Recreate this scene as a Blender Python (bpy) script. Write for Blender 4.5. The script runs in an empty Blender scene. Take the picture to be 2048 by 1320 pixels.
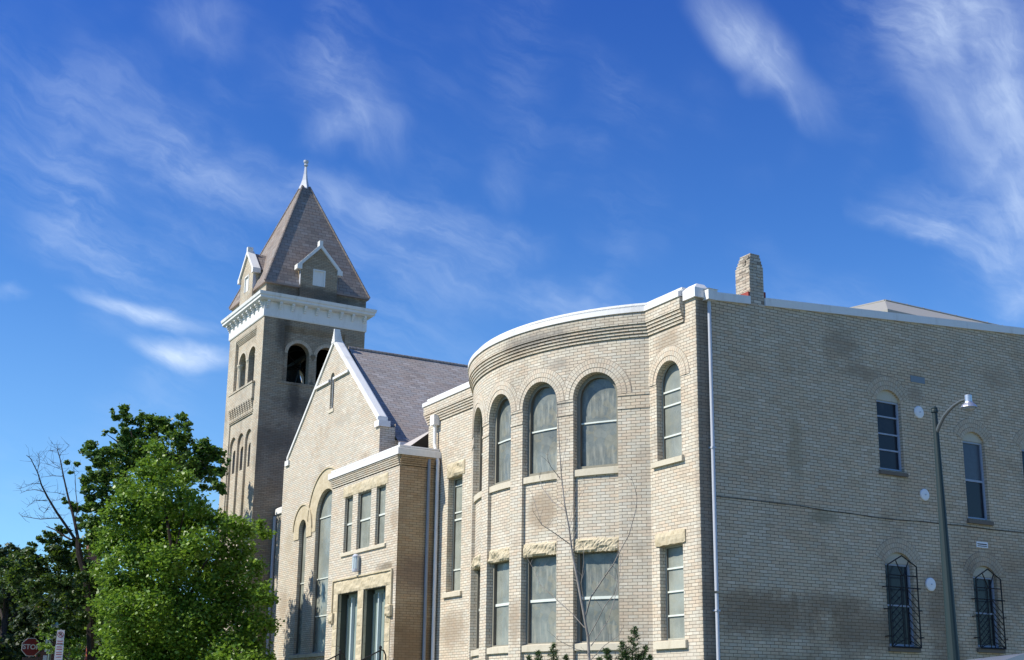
import bpy, math, random
import numpy as np
from mathutils import Vector, Matrix
sc = bpy.context.scene
C = sc.collection
R = math.radians
# ------------------------------------------------------------------ camera
cam = bpy.data.cameras.new("camera"); camo = bpy.data.objects.new("camera", cam); C.objects.link(camo)
_p, _r, _a = R(14.183), R(0.724), R(-29.69)
_r0 = Vector((1, 0, 0)); _u0 = Vector((0, -math.sin(_p), math.cos(_p))); _f0 = Vector((0, math.cos(_p), math.sin(_p)))
_rr = _r0*math.cos(_r)+_u0*math.sin(_r); _uu = -_r0*math.sin(_r)+_u0*math.cos(_r)
_dA = Vector((math.sin(_a), math.cos(_a), 0)); _Y = Vector((math.cos(_a), -math.sin(_a), 0))
def _w(v): return Vector((-_dA.dot(v), _Y.dot(v), v.z))
_X3, _U3, _F3 = _w(_rr), _w(_uu), _w(_f0)
CAM = Vector((20.738, -16.237, 1.6))
m3 = Matrix((_X3, _U3, -_F3)).transposed()
camo.matrix_world = Matrix.Translation(CAM) @ m3.to_4x4()
cam.sensor_width = 36; cam.lens = 2600.65/2048*36; cam.shift_y = 108/2048
cam.clip_start = 0.1; cam.clip_end = 3000
sc.camera = camo
# ------------------------------------------------------------------ sun, sky, exposure
SUN_TO = Vector((-0.315, -1.275, 1.292)).normalized()
sun = bpy.data.lights.new("sun", 'SUN'); sun.energy = 5.0; sun.angle = R(0.53); sun.color = (1, 0.94, 0.82)
suno = bpy.data.objects.new("sun", sun); C.objects.link(suno)
suno.rotation_euler = SUN_TO.to_track_quat('Z', 'Y').to_euler(); suno.location = (0, -20, 40)
sc.view_settings.view_transform = 'Standard'; sc.view_settings.look = 'None'
sc.view_settings.exposure = 0.36; sc.view_settings.gamma = 1
sc.cycles.max_bounces = 6; sc.cycles.transparent_max_bounces = 8
W = bpy.data.worlds.new("World"); sc.world = W; W.use_nodes = True
# cirrus streaks: (azimuth, elevation, tilt, half length, half width, opacity, grain, soft)
STREAKS= [(-38.77, 26.44, -68.26, 8.19, 4.53, 0.54, 1, 1), (-37.7, 26.22, -78.23, 5.08, 2.12, 0.34, 1, 0), (-38.09, 20.05, -84.85, 5.05, 2.42, 0.36, 1, 0), (-41.0, 28.8, -43.89, 3.73, 3.33, 0.28, 0, 0), (-48.86, 28.28, -49.78, 5.51, 2.0, 0.52, 1, 1), (-47.9, 27.11, -46.43, 4.2, 1.81, 0.35, 1, 0), (-41.68, 20.23, -21.28, 4.29, 0.97, 0.5, 0, 0), (-40.78, 21.17, -18.51, 4.18, 1.81, 0.22, 0, 0), (-38.44, 17.13, -42.82, 1.27, 1.81, 0.25, 0, 0), (-68.59, 26.44, -20.81, 4.03, 2.87, 0.24, 0, 0), (-67.11, 25.09, -47.72, 2.54, 1.81, 0.2, 1, 0), (-68.87, 25.1, -52.81, 1.57, 2.72, 0.2, 1, 0), (-80.43, 23.06, -7.8, 5.03, 3.63, 0.15, 0, 0), (-74.59, 22.71, -9.01, 6.59, 2.27, 0.2, 0, 0), (-74.64, 22.88, 5.91, 4.19, 3.63, 0.13, 0, 0), (-79.31, 19.29, -7.07, 4.84, 2.42, 0.17, 0, 0), (-68.18, 21.77, -2.9, 6.09, 1.81, 0.27, 0, 0), (-63.4, 19.46, -14.76, 7.68, 2.57, 0.26, 0, 0), (-61.91, 20.87, -11.85, 4.8, 1.36, 0.24, 0, 0), (-58.51, 17.86, -13.6, 4.6, 1.81, 0.25, 0, 0), (-75.31, 28.89, -25.97, 2.51, 2.12, 0.2, 1, 0), (-77.94, 25.32, -9.54, 5.97, 2.72, 0.18, 0, 0), (-76.83, 16.31, -9.84, 4.25, 0.6, 0.75, 0, 1), (-74.9, 14.68, -8.39, 3.02, 0.79, 0.95, 0, 1), (-82.47, 16.47, 0.54, 1.13, 0.6, 0.3, 0, 0), (-68.8, 19.75, -7.32, 2.9, 1.51, 0.25, 0, 0), (-60.88, 23.09, -73.67, 1.67, 1.21, 0.12, 1, 0)]
def nn(nt, typ, **kw):
    n = nt.nodes.new(typ)
    for k, v in kw.items():
        if k.startswith('i_'):
            key = k[2:]
            n.inputs[int(key) if key.isdigit() else key].default_value = v
        else: setattr(n, k, v)
    return n
def mth(nt, op, a, b=None, c=None, clamp=False):
    n = nt.nodes.new('ShaderNodeMath'); n.operation = op; n.use_clamp = clamp
    for i, x in enumerate((a, b, c)):
        if x is None: continue
        if isinstance(x, (int, float)): n.inputs[i].default_value = x
        else: nt.links.new(x, n.inputs[i])
    return n.outputs[0]
def mrange(nt, x, a, b, c=0., d=1., smooth=True):
    n = nt.nodes.new('ShaderNodeMapRange'); n.interpolation_type = 'SMOOTHSTEP' if smooth else 'LINEAR'
    nt.links.new(x, n.inputs[0])
    for i, v in zip((1, 2, 3, 4), (a, b, c, d)): n.inputs[i].default_value = v
    return n.outputs[0]
def mixc(nt, f, a, b, mode='MIX'):
    n = nt.nodes.new('ShaderNodeMix'); n.data_type = 'RGBA'; n.blend_type = mode
    for s, x in ((0, f), (6, a), (7, b)):
        if isinstance(x, (int, float)): n.inputs[s].default_value = x
        elif isinstance(x, tuple): n.inputs[s].default_value = (*x, 1)
        else: nt.links.new(x, n.inputs[s])
    return n.outputs[2]
def build_world():
    nt = W.node_tree; nt.nodes.clear(); L = nt.links.new
    out = nn(nt, 'ShaderNodeOutputWorld'); bg = nn(nt, 'ShaderNodeBackground', i_Strength=0.1); L(bg.outputs[0], out.inputs[0])
    sky = nn(nt, 'ShaderNodeTexSky', sky_type='NISHITA', sun_disc=False, sun_elevation=R(44.5), sun_rotation=R(194),
             air_density=1.0, dust_density=0.0, ozone_density=2.2)
    
    tc = nn(nt, 'ShaderNodeTexCoord'); sx = nn(nt, 'ShaderNodeSeparateXYZ'); L(tc.outputs['Generated'], sx.inputs[0])
    az = mth(nt, 'MULTIPLY', mth(nt, 'ARCTAN2', sx.outputs[0], sx.outputs[1]), 180/math.pi)
    el = mth(nt, 'MULTIPLY', mth(nt, 'ARCSINE', sx.outputs[2]), 180/math.pi)
    cv = nn(nt, 'ShaderNodeCombineXYZ'); L(az, cv.inputs[0]); L(el, cv.inputs[1])
    def noise(vec, scale, detail, rough=.55, dist=0., col=False):
        n = nn(nt, 'ShaderNodeTexNoise', i_Scale=scale, i_Detail=detail, i_Roughness=rough, i_Distortion=dist); L(vec, n.inputs['Vector'])
        return n.outputs['Color' if col else 'Fac']
    def warp(vec, scale, amt):
        n = noise(vec, scale, 3, col=True)
        s = nn(nt, 'ShaderNodeVectorMath', operation='SUBTRACT'); L(n, s.inputs[0]); s.inputs[1].default_value = (.5, .5, .5)
        k = nn(nt, 'ShaderNodeVectorMath', operation='SCALE'); L(s.outputs[0], k.inputs[0]); k.inputs['Scale'].default_value = amt
        a = nn(nt, 'ShaderNodeVectorMath', operation='ADD'); L(vec, a.inputs[0]); L(k.outputs[0], a.inputs[1]); return a.outputs[0]
    tint = mixc(nt, mrange(nt, el, 4., 31., 0., 1., False), (.56, 1.06, 1.36), (.25, .56, 1.27))
    hs = mixc(nt, 1., sky.outputs[0], tint, 'MULTIPLY')
    v1 = warp(cv.outputs[0], .13, 3.0); v2 = warp(v1, .45, 1.1); v2 = warp(v2, 1.6, .3)
    def mapped(vec, loc, rot, scl):
        m = nn(nt, 'ShaderNodeMapping', vector_type='TEXTURE'); L(vec, m.inputs[0])
        m.inputs['Location'].default_value = (*loc, 0); m.inputs['Rotation'].default_value = (0, 0, R(rot)); m.inputs['Scale'].default_value = (*scl, 1)
        return m.outputs[0]
    fine = noise(mapped(v2, (0, 0), -20, (5., .8)), .8, 10, .62)
    fine2 = noise(mapped(v2, (3, 9), -62, (5., .9)), .7, 9, .62)
    wis = mrange(nt, fine, .30, .74); wis2 = mrange(nt, fine2, .30, .74)
    tot = None
    for (a0, e0, rot, l, w, amp, which, soft) in STREAKS:
        m = mapped(v1 if soft else v2, (a0, e0), rot, (l, w))
        ln = nn(nt, 'ShaderNodeVectorMath', operation='LENGTH'); L(m, ln.inputs[0])
        f = mrange(nt, ln.outputs['Value'], 0., 1., 1., 0.)
        ws = wis if which == 0 else wis2
        f = mth(nt, 'MULTIPLY', f, mth(nt, 'MULTIPLY_ADD', ws, .7 if not soft else .5, .3 if not soft else .5))
        f = mth(nt, 'MULTIPLY', f, amp)
        tot = f if tot is None else mth(nt, 'ADD', tot, f)
    big = mrange(nt, noise(v1, .11, 3), .42, .7)
    base = mth(nt, 'MULTIPLY', mth(nt, 'MULTIPLY', wis, big), .16)
    tot = mth(nt, 'MINIMUM', mth(nt, 'ADD', tot, base), .93)
    hz = mrange(nt, el, 0., 22., .24, 0.)
    c = mixc(nt, mth(nt, 'ADD', hz, 0.), hs, (4.6, 6.2, 8.8))
    c = mixc(nt, tot, c, (6.0, 7.2, 9.0)); L(c, bg.inputs[0])
build_world()
# ------------------------------------------------------------------ helpers
ORG = {}
class MB:
    def __init__(s): s.v = []; s.f = []; s.uv = []; s.mi = []
    def face(s, pts, uvs=None, mi=0):
        i = len(s.v); s.v += [tuple(p) for p in pts]; s.f.append(tuple(range(i, i+len(pts))))
        s.uv += [tuple(u) for u in (uvs or [(0, 0)]*len(pts))]; s.mi.append(mi)
    def mesh(s, V, F, mi=0):
        i = len(s.v); s.v += [tuple(p) for p in V]
        for f in F:
            s.f.append(tuple(i+k for k in f)); s.uv += [(V[k][0]+V[k][1], V[k][2]) for k in f]; s.mi.append(mi)
    def build(s, name, mats, parent=None, smooth=False, loc=None, merge=False):
        me = bpy.data.meshes.new(name)
        off = Vector(ORG.get(parent.name, (0, 0, 0))) if parent else Vector(loc or (0, 0, 0))
        me.from_pydata([(a-off.x, b-off.y, c-off.z) for a, b, c in s.v], [], s.f)
        uvl = me.uv_layers.new(name='uv')
        uvl.data.foreach_set('uv', [x for p in s.uv for x in p])
        for m in (mats if isinstance(mats, (list, tuple)) else [mats]): me.materials.append(m)
        if any(s.mi): me.polygons.foreach_set('material_index', s.mi)
        if smooth: me.polygons.foreach_set('use_smooth', [True]*len(s.f))
        me.update()
        o = bpy.data.objects.new(name, me); C.objects.link(o)
        if parent: o.parent = parent
        else: o.location = off
        ORG[o.name] = tuple(off)
        return o
def thing(name, label, cat, loc=(0, 0, 0), group=None):
    o = bpy.data.objects.new(name, None); C.objects.link(o); o.location = loc; o.empty_display_size = .3
    o['label'] = label; o['category'] = cat
    if group: o['group'] = group
    ORG[o.name] = tuple(loc); return o
def tag(o, label, cat, group=None, kind=None):
    if label: o['label'] = label
    if cat: o['category'] = cat
    if group: o['group'] = group
    if kind: o['kind'] = kind
    return o
def front(y0): return lambda u, z, d: (u, y0+d, z)
def side(x0): return lambda u, z, d: (x0-d, u, z)
def leftf(x0): return lambda u, z, d: (x0+d, u, z)
def backf(y0): return lambda u, z, d: (u, y0-d, z)
ACX, ACY, AR = -5.58, 4.23, 5.75
def apse(u, z, d):   # u = arc length from theta=0 on the outer face
    t = u/AR; r = AR-d
    return (ACX+r*math.sin(t), ACY-r*math.cos(t), z)
def arcu(deg): return R(deg)*AR
NA = 14
def op_top(o, u):
    k = o.get('k', 'rect'); c = (o['u0']+o['u1'])/2; h = (o['u1']-o['u0'])/2
    if k == 'rect': return o['zt']
    if k == 'arch': return o['zt']+math.sqrt(max(0, h*h-(u-c)**2))
    r = (h*h+o['rise']**2)/(2*o['rise'])
    return o['zt']+math.sqrt(max(0, r*r-(u-c)**2))-(r-o['rise'])
def op_us(o):
    if o.get('k', 'rect') == 'rect': return [o['u0'], o['u1']]
    c = (o['u0']+o['u1'])/2; h = (o['u1']-o['u0'])/2
    return [c-h*math.cos(math.pi*i/NA) for i in range(NA+1)]
def op_inset(o, w):
    n = dict(o); n['u0'] += w; n['u1'] -= w; n['zb'] += w
    if o.get('k', 'rect') == 'rect': n['zt'] -= w
    elif o['k'] == 'seg': n['rise'] *= .9; n['zt'] -= w*.6
    return n
def op_poly(o, sub=0):
    us = op_us(o)
    pts = [(o['u0'], o['zb']), (o['u1'], o['zb'])]
    return pts+[(u, op_top(o, u)) for u in reversed(us)]
def wall(mb, P, u0, u1, z0, ztop, ops=(), d=0., depth=.15, du=None, mi=0):
    zt = ztop if callable(ztop) else (lambda u: ztop)
    bs = {round(u0, 5), round(u1, 5)}
    for o in ops:
        for u in op_us(o): bs.add(round(u, 5))
    if callable(ztop):
        for b in getattr(ztop, 'br', ()): bs.add(round(b, 5))
    if du:
        n = max(1, int((u1-u0)/du))
        for i in range(n): bs.add(round(u0+(u1-u0)*i/n, 5))
    bs = sorted(b for b in bs if u0-1e-4 <= b <= u1+1e-4)
    for a, b in zip(bs, bs[1:]):
        if b-a < 1e-4: continue
        m = (a+b)/2
        cur = sorted([o for o in ops if o['u0']-1e-6 < m < o['u1']+1e-6], key=lambda o: o['zb'])
        lo = (z0, z0)
        segs = []
        for o in cur:
            segs.append((lo, (o['zb'], o['zb']))); lo = (op_top(o, a), op_top(o, b))
        segs.append((lo, (zt(a), zt(b))))
        for (la, lb), (ha, hb) in segs:
            if ha-la < 1e-5 and hb-lb < 1e-5: continue
            mb.face([P(a, la, d), P(b, lb, d), P(b, hb, d), P(a, ha, d)], [(a, la), (b, lb), (b, hb), (a, ha)], mi)
    for o in ops:
        dp = o.get('depth', depth)
        if dp: reveal(mb, P, o, d, d+dp, mi)
def reveal(mb, P, o, d0, d1, mi=0):
    zb = o['zb']; us = op_us(o)
    za, zc = op_top(o, o['u0']), op_top(o, o['u1'])
    a, b = o['u0'], o['u1']; dd = d1-d0
    mb.face([P(a, zb, d0), P(a, za, d0), P(a, za, d1), P(a, zb, d1)], [(0, zb), (0, za), (dd, za), (dd, zb)], mi)
    mb.face([P(b, zb, d0), P(b, zb, d1), P(b, zc, d1), P(b, zc, d0)], [(0, zb), (dd, zb), (dd, zc), (0, zc)], mi)
    mb.face([P(a, zb, d0), P(a, zb, d1), P(b, zb, d1), P(b, zb, d0)], [(a, 0), (a, dd), (b, dd), (b, 0)], mi)
    s = 0
    for p, q in zip(us, us[1:]):
        zp, zq = op_top(o, p), op_top(o, q); l = math.hypot(q-p, zq-zp)
        mb.face([P(p, zp, d0), P(q, zq, d0), P(q, zq, d1), P(p, zp, d1)], [(0, s), (0, s+l), (dd, s+l), (dd, s)], mi); s += l
def box(mb, P, u0, u1, z0, z1, d0, d1, nu=1, mi=0):
    for i in range(nu):
        a = u0+(u1-u0)*i/nu; b = u0+(u1-u0)*(i+1)/nu
        mb.face([P(a, z0, d0), P(b, z0, d0), P(b, z1, d0), P(a, z1, d0)], [(a, z0), (b, z0), (b, z1), (a, z1)], mi)
        mb.face([P(a, z1, d0), P(b, z1, d0), P(b, z1, d1), P(a, z1, d1)], [(a, 0), (b, 0), (b, .1), (a, .1)], mi)
        mb.face([P(a, z0, d1), P(b, z0, d1), P(b, z0, d0), P(a, z0, d0)], [(a, 0), (b, 0), (b, .1), (a, .1)], mi)
        mb.face([P(b, z0, d1), P(a, z0, d1), P(a, z1, d1), P(b, z1, d1)], [(b, z0), (a, z0), (a, z1), (b, z1)], mi)
    dd = d1-d0
    mb.face([P(u0, z0, d1), P(u0, z0, d0), P(u0, z1, d0), P(u0, z1, d1)], [(0, z0), (dd, z0), (dd, z1), (0, z1)], mi)
    mb.face([P(u1, z0, d0), P(u1, z0, d1), P(u1, z1, d1), P(u1, z1, d0)], [(0, z0), (dd, z0), (dd, z1), (0, z1)], mi)
def sill(mb, P, u0, u1, zb, zt, proud, d1, nu=1):
    for i in range(nu):
        a = u0+(u1-u0)*i/nu; b = u0+(u1-u0)*(i+1)/nu
        q = [(-proud, zb), (-proud, zt-.05), (d1, zt), (d1, zb)]
        for (da, z_a), (db, z_b) in zip(q, q[1:]+q[:1]):
            mb.face([P(a, z_a, da), P(b, z_a, da), P(b, z_b, db), P(a, z_b, db)])
    for u in (u0, u1): mb.face([P(u, z, d) for d, z in q])
def rough(mb, P, u0, u1, z0, z1, d0, d1, seed=0, amp=.03, cell=.07):
    rnd = random.Random(seed); nu = max(3, int((u1-u0)/cell)); nz = max(3, int((z1-z0)/cell))
    ph = [rnd.uniform(0, 6.28) for _ in range(4)]
    def pt(i, j):
        u = u0+(u1-u0)*i/nu; z = z0+(z1-z0)*j/nz
        e = min(i, nu-i)/nu*nu; g = min(j, nz-j)
        k = 0 if (i in (0, nu) or j in (0, nz)) else 1
        n = .5+.25*math.sin(u*9+ph[0]+2*math.sin(z*13+ph[1]))+.25*math.sin(z*21+ph[2]+u*5)+rnd.uniform(-.25, .25)
        jit = rnd.uniform(-.012, .012) if j in (0, nz) else 0
        return P(u, z+jit, d0-k*amp*max(0, n)*1.4)
    g = [[pt(i, j) for j in range(nz+1)] for i in range(nu+1)]
    for i in range(nu):
        for j in range(nz):
            u = u0+(u1-u0)*i/nu; z = z0+(z1-z0)*j/nz
            mb.face([g[i][j], g[i+1][j], g[i+1][j+1], g[i][j+1]], [(u, z), (u+cell, z), (u+cell, z+cell), (u, z+cell)])
    bk = lambda i, j: P(u0+(u1-u0)*i/nu, z0+(z1-z0)*j/nz, d1)
    for i in range(nu):
        mb.face([g[i][nz], g[i+1][nz], bk(i+1, nz), bk(i, nz)]); mb.face([bk(i, 0), bk(i+1, 0), g[i+1][0], g[i][0]])
    for j in range(nz):
        mb.face([bk(0, j), g[0][j], g[0][j+1], bk(0, j+1)]); mb.face([g[nu][j], bk(nu, j), bk(nu, j+1), g[nu][j+1]])
def sweep(mb, path, prof, cap=True, mi=0):
    n = len(path); N = []; S = [0]
    for i in range(n):
        ds = []
        if i: ds.append(Vector((path[i][0]-path[i-1][0], path[i][1]-path[i-1][1])).normalized())
        if i < n-1: ds.append(Vector((path[i+1][0]-path[i][0], path[i+1][1]-path[i][1])).normalized())
        ns = [Vector((d.y, -d.x)) for d in ds]; a = sum(ns, Vector((0, 0))).normalized(); N.append(a/max(.3, a.dot(ns[0])))
        if i: S.append(S[-1]+math.hypot(path[i][0]-path[i-1][0], path[i][1]-path[i-1][1]))
    pt = lambda i, o, dz: (path[i][0]+N[i].x*o, path[i][1]+N[i].y*o, dz+(path[i][2] if len(path[i]) > 2 else 0))
    V = [0]
    for (a, b), (c, d) in zip(prof, prof[1:]): V.append(V[-1]+math.hypot(c-a, d-b))
    for i in range(n-1):
        for k in range(len(prof)-1):
            (o1, z1), (o2, z2) = prof[k], prof[k+1]
            v1, v2 = (z1, z2) if abs(z2-z1) > 1e-6 else (z1, z1+abs(o2-o1))
            mb.face([pt(i, o1, z1), pt(i+1, o1, z1), pt(i+1, o2, z2), pt(i, o2, z2)], [(S[i], v1), (S[i+1], v1), (S[i+1], v2), (S[i], v2)], mi)
    if cap:
        for i in (0, n-1):
            mb.face([pt(i, o, z) for o, z in prof], [(o, z) for o, z in prof], mi)
def ring(mb, P, c, zc, r0, r1, d0, d1, a0=0, a1=180, n=36, uvr=None):
    for i in range(n):
        t0 = R(a0+(a1-a0)*i/n); t1 = R(a0+(a1-a0)*(i+1)/n); rm = (r0+r1)/2
        q = lambda r, t, d: P(c+r*math.cos(t), zc+r*math.sin(t), d)
        mb.face([q(r0, t0, d0), q(r1, t0, d0), q(r1, t1, d0), q(r0, t1, d0)], [(t0*rm, 0), (t0*rm, r1-r0), (t1*rm, r1-r0), (t1*rm, 0)])
        mb.face([q(r1, t0, d0), q(r1, t0, d1), q(r1, t1, d1), q(r1, t1, d0)], [(t0*rm, 0), (t0*rm, d1-d0), (t1*rm, d1-d0), (t1*rm, 0)])
        mb.face([q(r0, t0, d1), q(r0, t0, d0), q(r0, t1, d0), q(r0, t1, d1)], [(t0*rm, 0), (t0*rm, d1-d0), (t1*rm, d1-d0), (t1*rm, 0)])
def tube(mb, pts, n=6, cap=True, mi=0):
    """pts: (x,y,z,r)"""
    prev = None; rings = []
    for i, p in enumerate(pts):
        c = Vector(p[:3]); a = Vector(pts[max(0, i-1)][:3]); b = Vector(pts[min(len(pts)-1, i+1)][:3])
        t = (b-a).normalized()
        ref = prev if prev else (Vector((1, 0, 0)) if abs(t.x) < .9 else Vector((0, 1, 0)))
        e1 = (ref-t*ref.dot(t)).normalized(); e2 = t.cross(e1); prev = e1
        rings.append([c+(e1*math.cos(2*math.pi*k/n)+e2*math.sin(2*math.pi*k/n))*p[3] for k in range(n)])
    base = len(mb.v)
    s = 0
    for i in range(len(rings)-1):
        s2 = s+(Vector(pts[i+1][:3])-Vector(pts[i][:3])).length
        for k in range(n):
            k2 = (k+1) % n
            mb.face([rings[i][k], rings[i][k2], rings[i+1][k2], rings[i+1][k]], [(k/n, s), ((k+1)/n, s), ((k+1)/n, s2), (k/n, s2)], mi)
        s = s2
    if cap:
        mb.face(rings[0][::-1], None, mi); mb.face(rings[-1], None, mi)
def lathe(mb, c, prof, n=16, mi=0):
    for (r0, z0), (r1, z1) in zip(prof, prof[1:]):
        for k in range(n):
            a, b = 2*math.pi*k/n, 2*math.pi*(k+1)/n
            q = lambda r, t, z: (c[0]+r*math.cos(t), c[1]+r*math.sin(t), c[2]+z)
            mb.face([q(r0, a, z0), q(r0, b, z0), q(r1, b, z1), q(r1, a, z1)], None, mi)
def wbox(mb, x0, x1, y0, y1, z0, z1, mi=0): box(mb, front(y0), x0, x1, z0, z1, 0, y1-y0, 1, mi)
def bar(mb, a, b, w, n=4): tube(mb, [(*a, w), (*b, w)], n)
def window(parent, P, o, d0, fw, dg, fm, gm, hb=(), vb=(), bw=.035, name='window', lining=None):
    """frame ring + lining as the part, the pane as its child"""
    mb = MB(); O = op_poly(o); I = op_poly(op_inset(o, fw)); n = len(O)
    for i in range(n):
        j = (i+1) % n
        mb.face([P(*O[i], d0), P(*O[j], d0), P(*I[j], d0), P(*I[i], d0)])
        mb.face([P(*I[i], d0), P(*I[j], d0), P(*I[j], dg), P(*I[i], dg)], None, 2 if lining else 0)
    i_ = op_inset(o, fw)
    for z in hb:
        zz, w = (z if isinstance(z, tuple) else (z, bw))
        box(mb, P, i_['u0'], i_['u1'], zz-w/2, zz+w/2, dg-.03, dg+.01, 2, 1 if lining else 0)
    for u in vb:
        box(mb, P, u-bw/2, u+bw/2, i_['zb'], i_.get('zt')+(op_top(i_, u)-i_['zt']), dg-.025, dg+.01)
    w = mb.build(name, [fm, M_BARS, lining] if lining else fm, parent)
    g = MB()
    us = op_us(i_); zb = i_['zb']
    if P is apse and i_.get('k', 'rect') == 'rect': us = [i_['u0']+(i_['u1']-i_['u0'])*k/6 for k in range(7)]
    for a, b in zip(us, us[1:]):
        ta, tb = op_top(i_, a), op_top(i_, b)
        g.face([P(a, zb, dg), P(b, zb, dg), P(b, tb, dg), P(a, ta, dg)], [((a-i_['u0']), zb-i_['zb']), ((b-i_['u0']), zb-i_['zb']), ((b-i_['u0']), tb-i_['zb']), ((a-i_['u0']), ta-i_['zb'])])
    g.build('pane', gm, w)
    return w
# ------------------------------------------------------------------ materials
def mat(name, col=(.5, .5, .5), rough=.6, spec=.3, metal=0.):
    m = bpy.data.materials.new(name); m.use_nodes = True
    b = m.node_tree.nodes['Principled BSDF']
    b.inputs['Base Color'].default_value = (*col, 1); b.inputs['Roughness'].default_value = rough
    b.inputs['Specular IOR Level'].default_value = spec; b.inputs['Metallic'].default_value = metal
    return m
def pos(nt): return nn(nt, 'ShaderNodeNewGeometry').outputs['Position']
def nz(nt, vec, scale, detail=5, rough=.6):
    n = nn(nt, 'ShaderNodeTexNoise', i_Scale=scale, i_Detail=detail, i_Roughness=rough); nt.links.new(vec, n.inputs['Vector']); return n.outputs['Fac']
def sclv(nt, vec, s):
    m = nn(nt, 'ShaderNodeMapping'); nt.links.new(vec, m.inputs[0]); m.inputs['Scale'].default_value = s; return m.outputs[0]
def dirty(m, amt=.25, scale=1.2, c=(.12, .10, .08), streak=True, lo=.5, hi=.75):
    nt = m.node_tree; b = nt.nodes['Principled BSDF']; p = pos(nt)
    f = mrange(nt, nz(nt, sclv(nt, p, (1, 1, .35 if streak else 1)), scale, 7, .65), lo, hi)
    f2 = nz(nt, p, scale*9, 4)
    col = b.inputs['Base Color'].default_value[:3]
    c1 = mixc(nt, mth(nt, 'MULTIPLY', f, amt), col, c)
    f3 = mrange(nt, nz(nt, sclv(nt, p, (6, 6, .5)), scale*1.5, 5, .7), .58, .78)
    c1 = mixc(nt, mth(nt, 'MULTIPLY', f3, amt*.8), c1, c)
    c2 = mixc(nt, .22, c1, mixc(nt, f2, (0, 0, 0), (1, 1, 1)), 'SOFT_LIGHT')
    nt.links.new(c2, b.inputs['Base Color']); return m
def brick(name, c1, c2, mort, rowh=.0685, bw=.215, msz=.0052, soot=.35, stains=(), vary=.4, bump=.5, sootc=(.10, .085, .07), off=.5, sscale=.42, slo=.52, shi=.74):
    m = bpy.data.materials.new(name); m.use_nodes = True; nt = m.node_tree; L = nt.links.new
    b = nt.nodes['Principled BSDF']; b.inputs['Roughness'].default_value = .85; b.inputs['Specular IOR Level'].default_value = .2
    uv = nn(nt, 'ShaderNodeUVMap', uv_map='uv').outputs[0]
    br = nn(nt, 'ShaderNodeTexBrick', offset=off, offset_frequency=2, squash=1.0)
    for k, v in (('Scale', 1.), ('Mortar Size', msz), ('Mortar Smooth', .25), ('Bias', 0.), ('Brick Width', bw), ('Row Height', rowh)): br.inputs[k].default_value = v
    br.inputs['Color1'].default_value = (0, 0, 0, 1); br.inputs['Color2'].default_value = (1, 1, 1, 1); br.inputs['Mortar'].default_value = (.5, .5, .5, 1)
    wob = nn(nt, 'ShaderNodeTexNoise', i_Scale=2.3, i_Detail=3.); L(uv, wob.inputs['Vector'])
    wv = nn(nt, 'ShaderNodeVectorMath', operation='MULTIPLY_ADD'); L(wob.outputs['Color'], wv.inputs[0]); wv.inputs[1].default_value = (.02, .016, 0); L(uv, wv.inputs[2])
    L(wv.outputs[0], br.inputs['Vector'])
    rv = nn(nt, 'ShaderNodeSeparateColor'); L(br.outputs['Color'], rv.inputs[0]); rv = rv.outputs[0]
    cr = nn(nt, 'ShaderNodeValToRGB'); L(rv, cr.inputs[0]); e = cr.color_ramp.elements
    e[0].position = 0; e[0].color = (*c1, 1); e[1].position = 1; e[1].color = (*c2, 1)
    mid = tuple((a+b_)/2 for a, b_ in zip(c1, c2))
    for ps, k in ((.25, (1.04, .98, .94)), (.5, (1.0, 1.0, .98)), (.8, (.93, .97, 1.0))):
        n_ = e.new(ps); n_.color = (*(min(1, a*k_) for a, k_ in zip(mid, k)), 1)
    p = pos(nt)
    g = nz(nt, p, 30, 3); col = mixc(nt, .35, cr.outputs[0], mixc(nt, g, (.1, .1, .1), (.9, .9, .9)), 'SOFT_LIGHT')
    pt = nz(nt, sclv(nt, p, (1, 1, 1.6)), .55, 4, .6)
    col = mixc(nt, mrange(nt, pt, .5, .58, 0., .5), col, mixc(nt, 1., col, (.90, .84, .78), 'MULTIPLY'))
    col = mixc(nt, mrange(nt, nz(nt, p, 1.3, 5, .7), .56, .62, 0., .4), col, mixc(nt, 1., col, (1.08, 1.08, 1.04), 'MULTIPLY'))
    mo2 = mixc(nt, mrange(nt, nz(nt, p, 1.1, 5, .7), .35, .7), mort, tuple(min(1, x*1.5) for x in mort))
    col = mixc(nt, br.outputs['Fac'], col, mo2)
    s1 = mrange(nt, nz(nt, sclv(nt, p, (1, 1, .7)), sscale, 8, .68), slo, shi)
    s2 = mrange(nt, nz(nt, sclv(nt, p, (1.5, 1.5, .5)), 1.7, 6, .7), .52, .8)
    col = mixc(nt, mth(nt, 'MULTIPLY', s1, soot), col, sootc)
    col = mixc(nt, mth(nt, 'MULTIPLY', s2, soot*.6), col, sootc)
    wn = nz(nt, sclv(nt, p, (1, 1, .75)), 2.6, 10, .78)
    for (cx, cy, cz, rx, ry, rz, sc_, amt, hard) in stains:
        mp = nn(nt, 'ShaderNodeMapping', vector_type='TEXTURE'); L(p, mp.inputs[0])
        mp.inputs['Location'].default_value = (cx, cy, cz); mp.inputs['Scale'].default_value = (rx, ry, rz)
        ln = nn(nt, 'ShaderNodeVectorMath', operation='LENGTH'); L(mp.outputs[0], ln.inputs[0])
        x = mth(nt, 'ADD', ln.outputs['Value'], mth(nt, 'MULTIPLY_ADD', wn, 2.0*(1-hard), -1.0*(1-hard)))
        f = mrange(nt, x, .35+.5*hard, 1.35, 1., 0.)
        col = mixc(nt, mth(nt, 'MULTIPLY', f, amt), col, sc_)
    L(col, b.inputs['Base Color'])
    h = mth(nt, 'ADD', mth(nt, 'SUBTRACT', 1., br.outputs['Fac']), mth(nt, 'MULTIPLY', g, .25))
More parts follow.
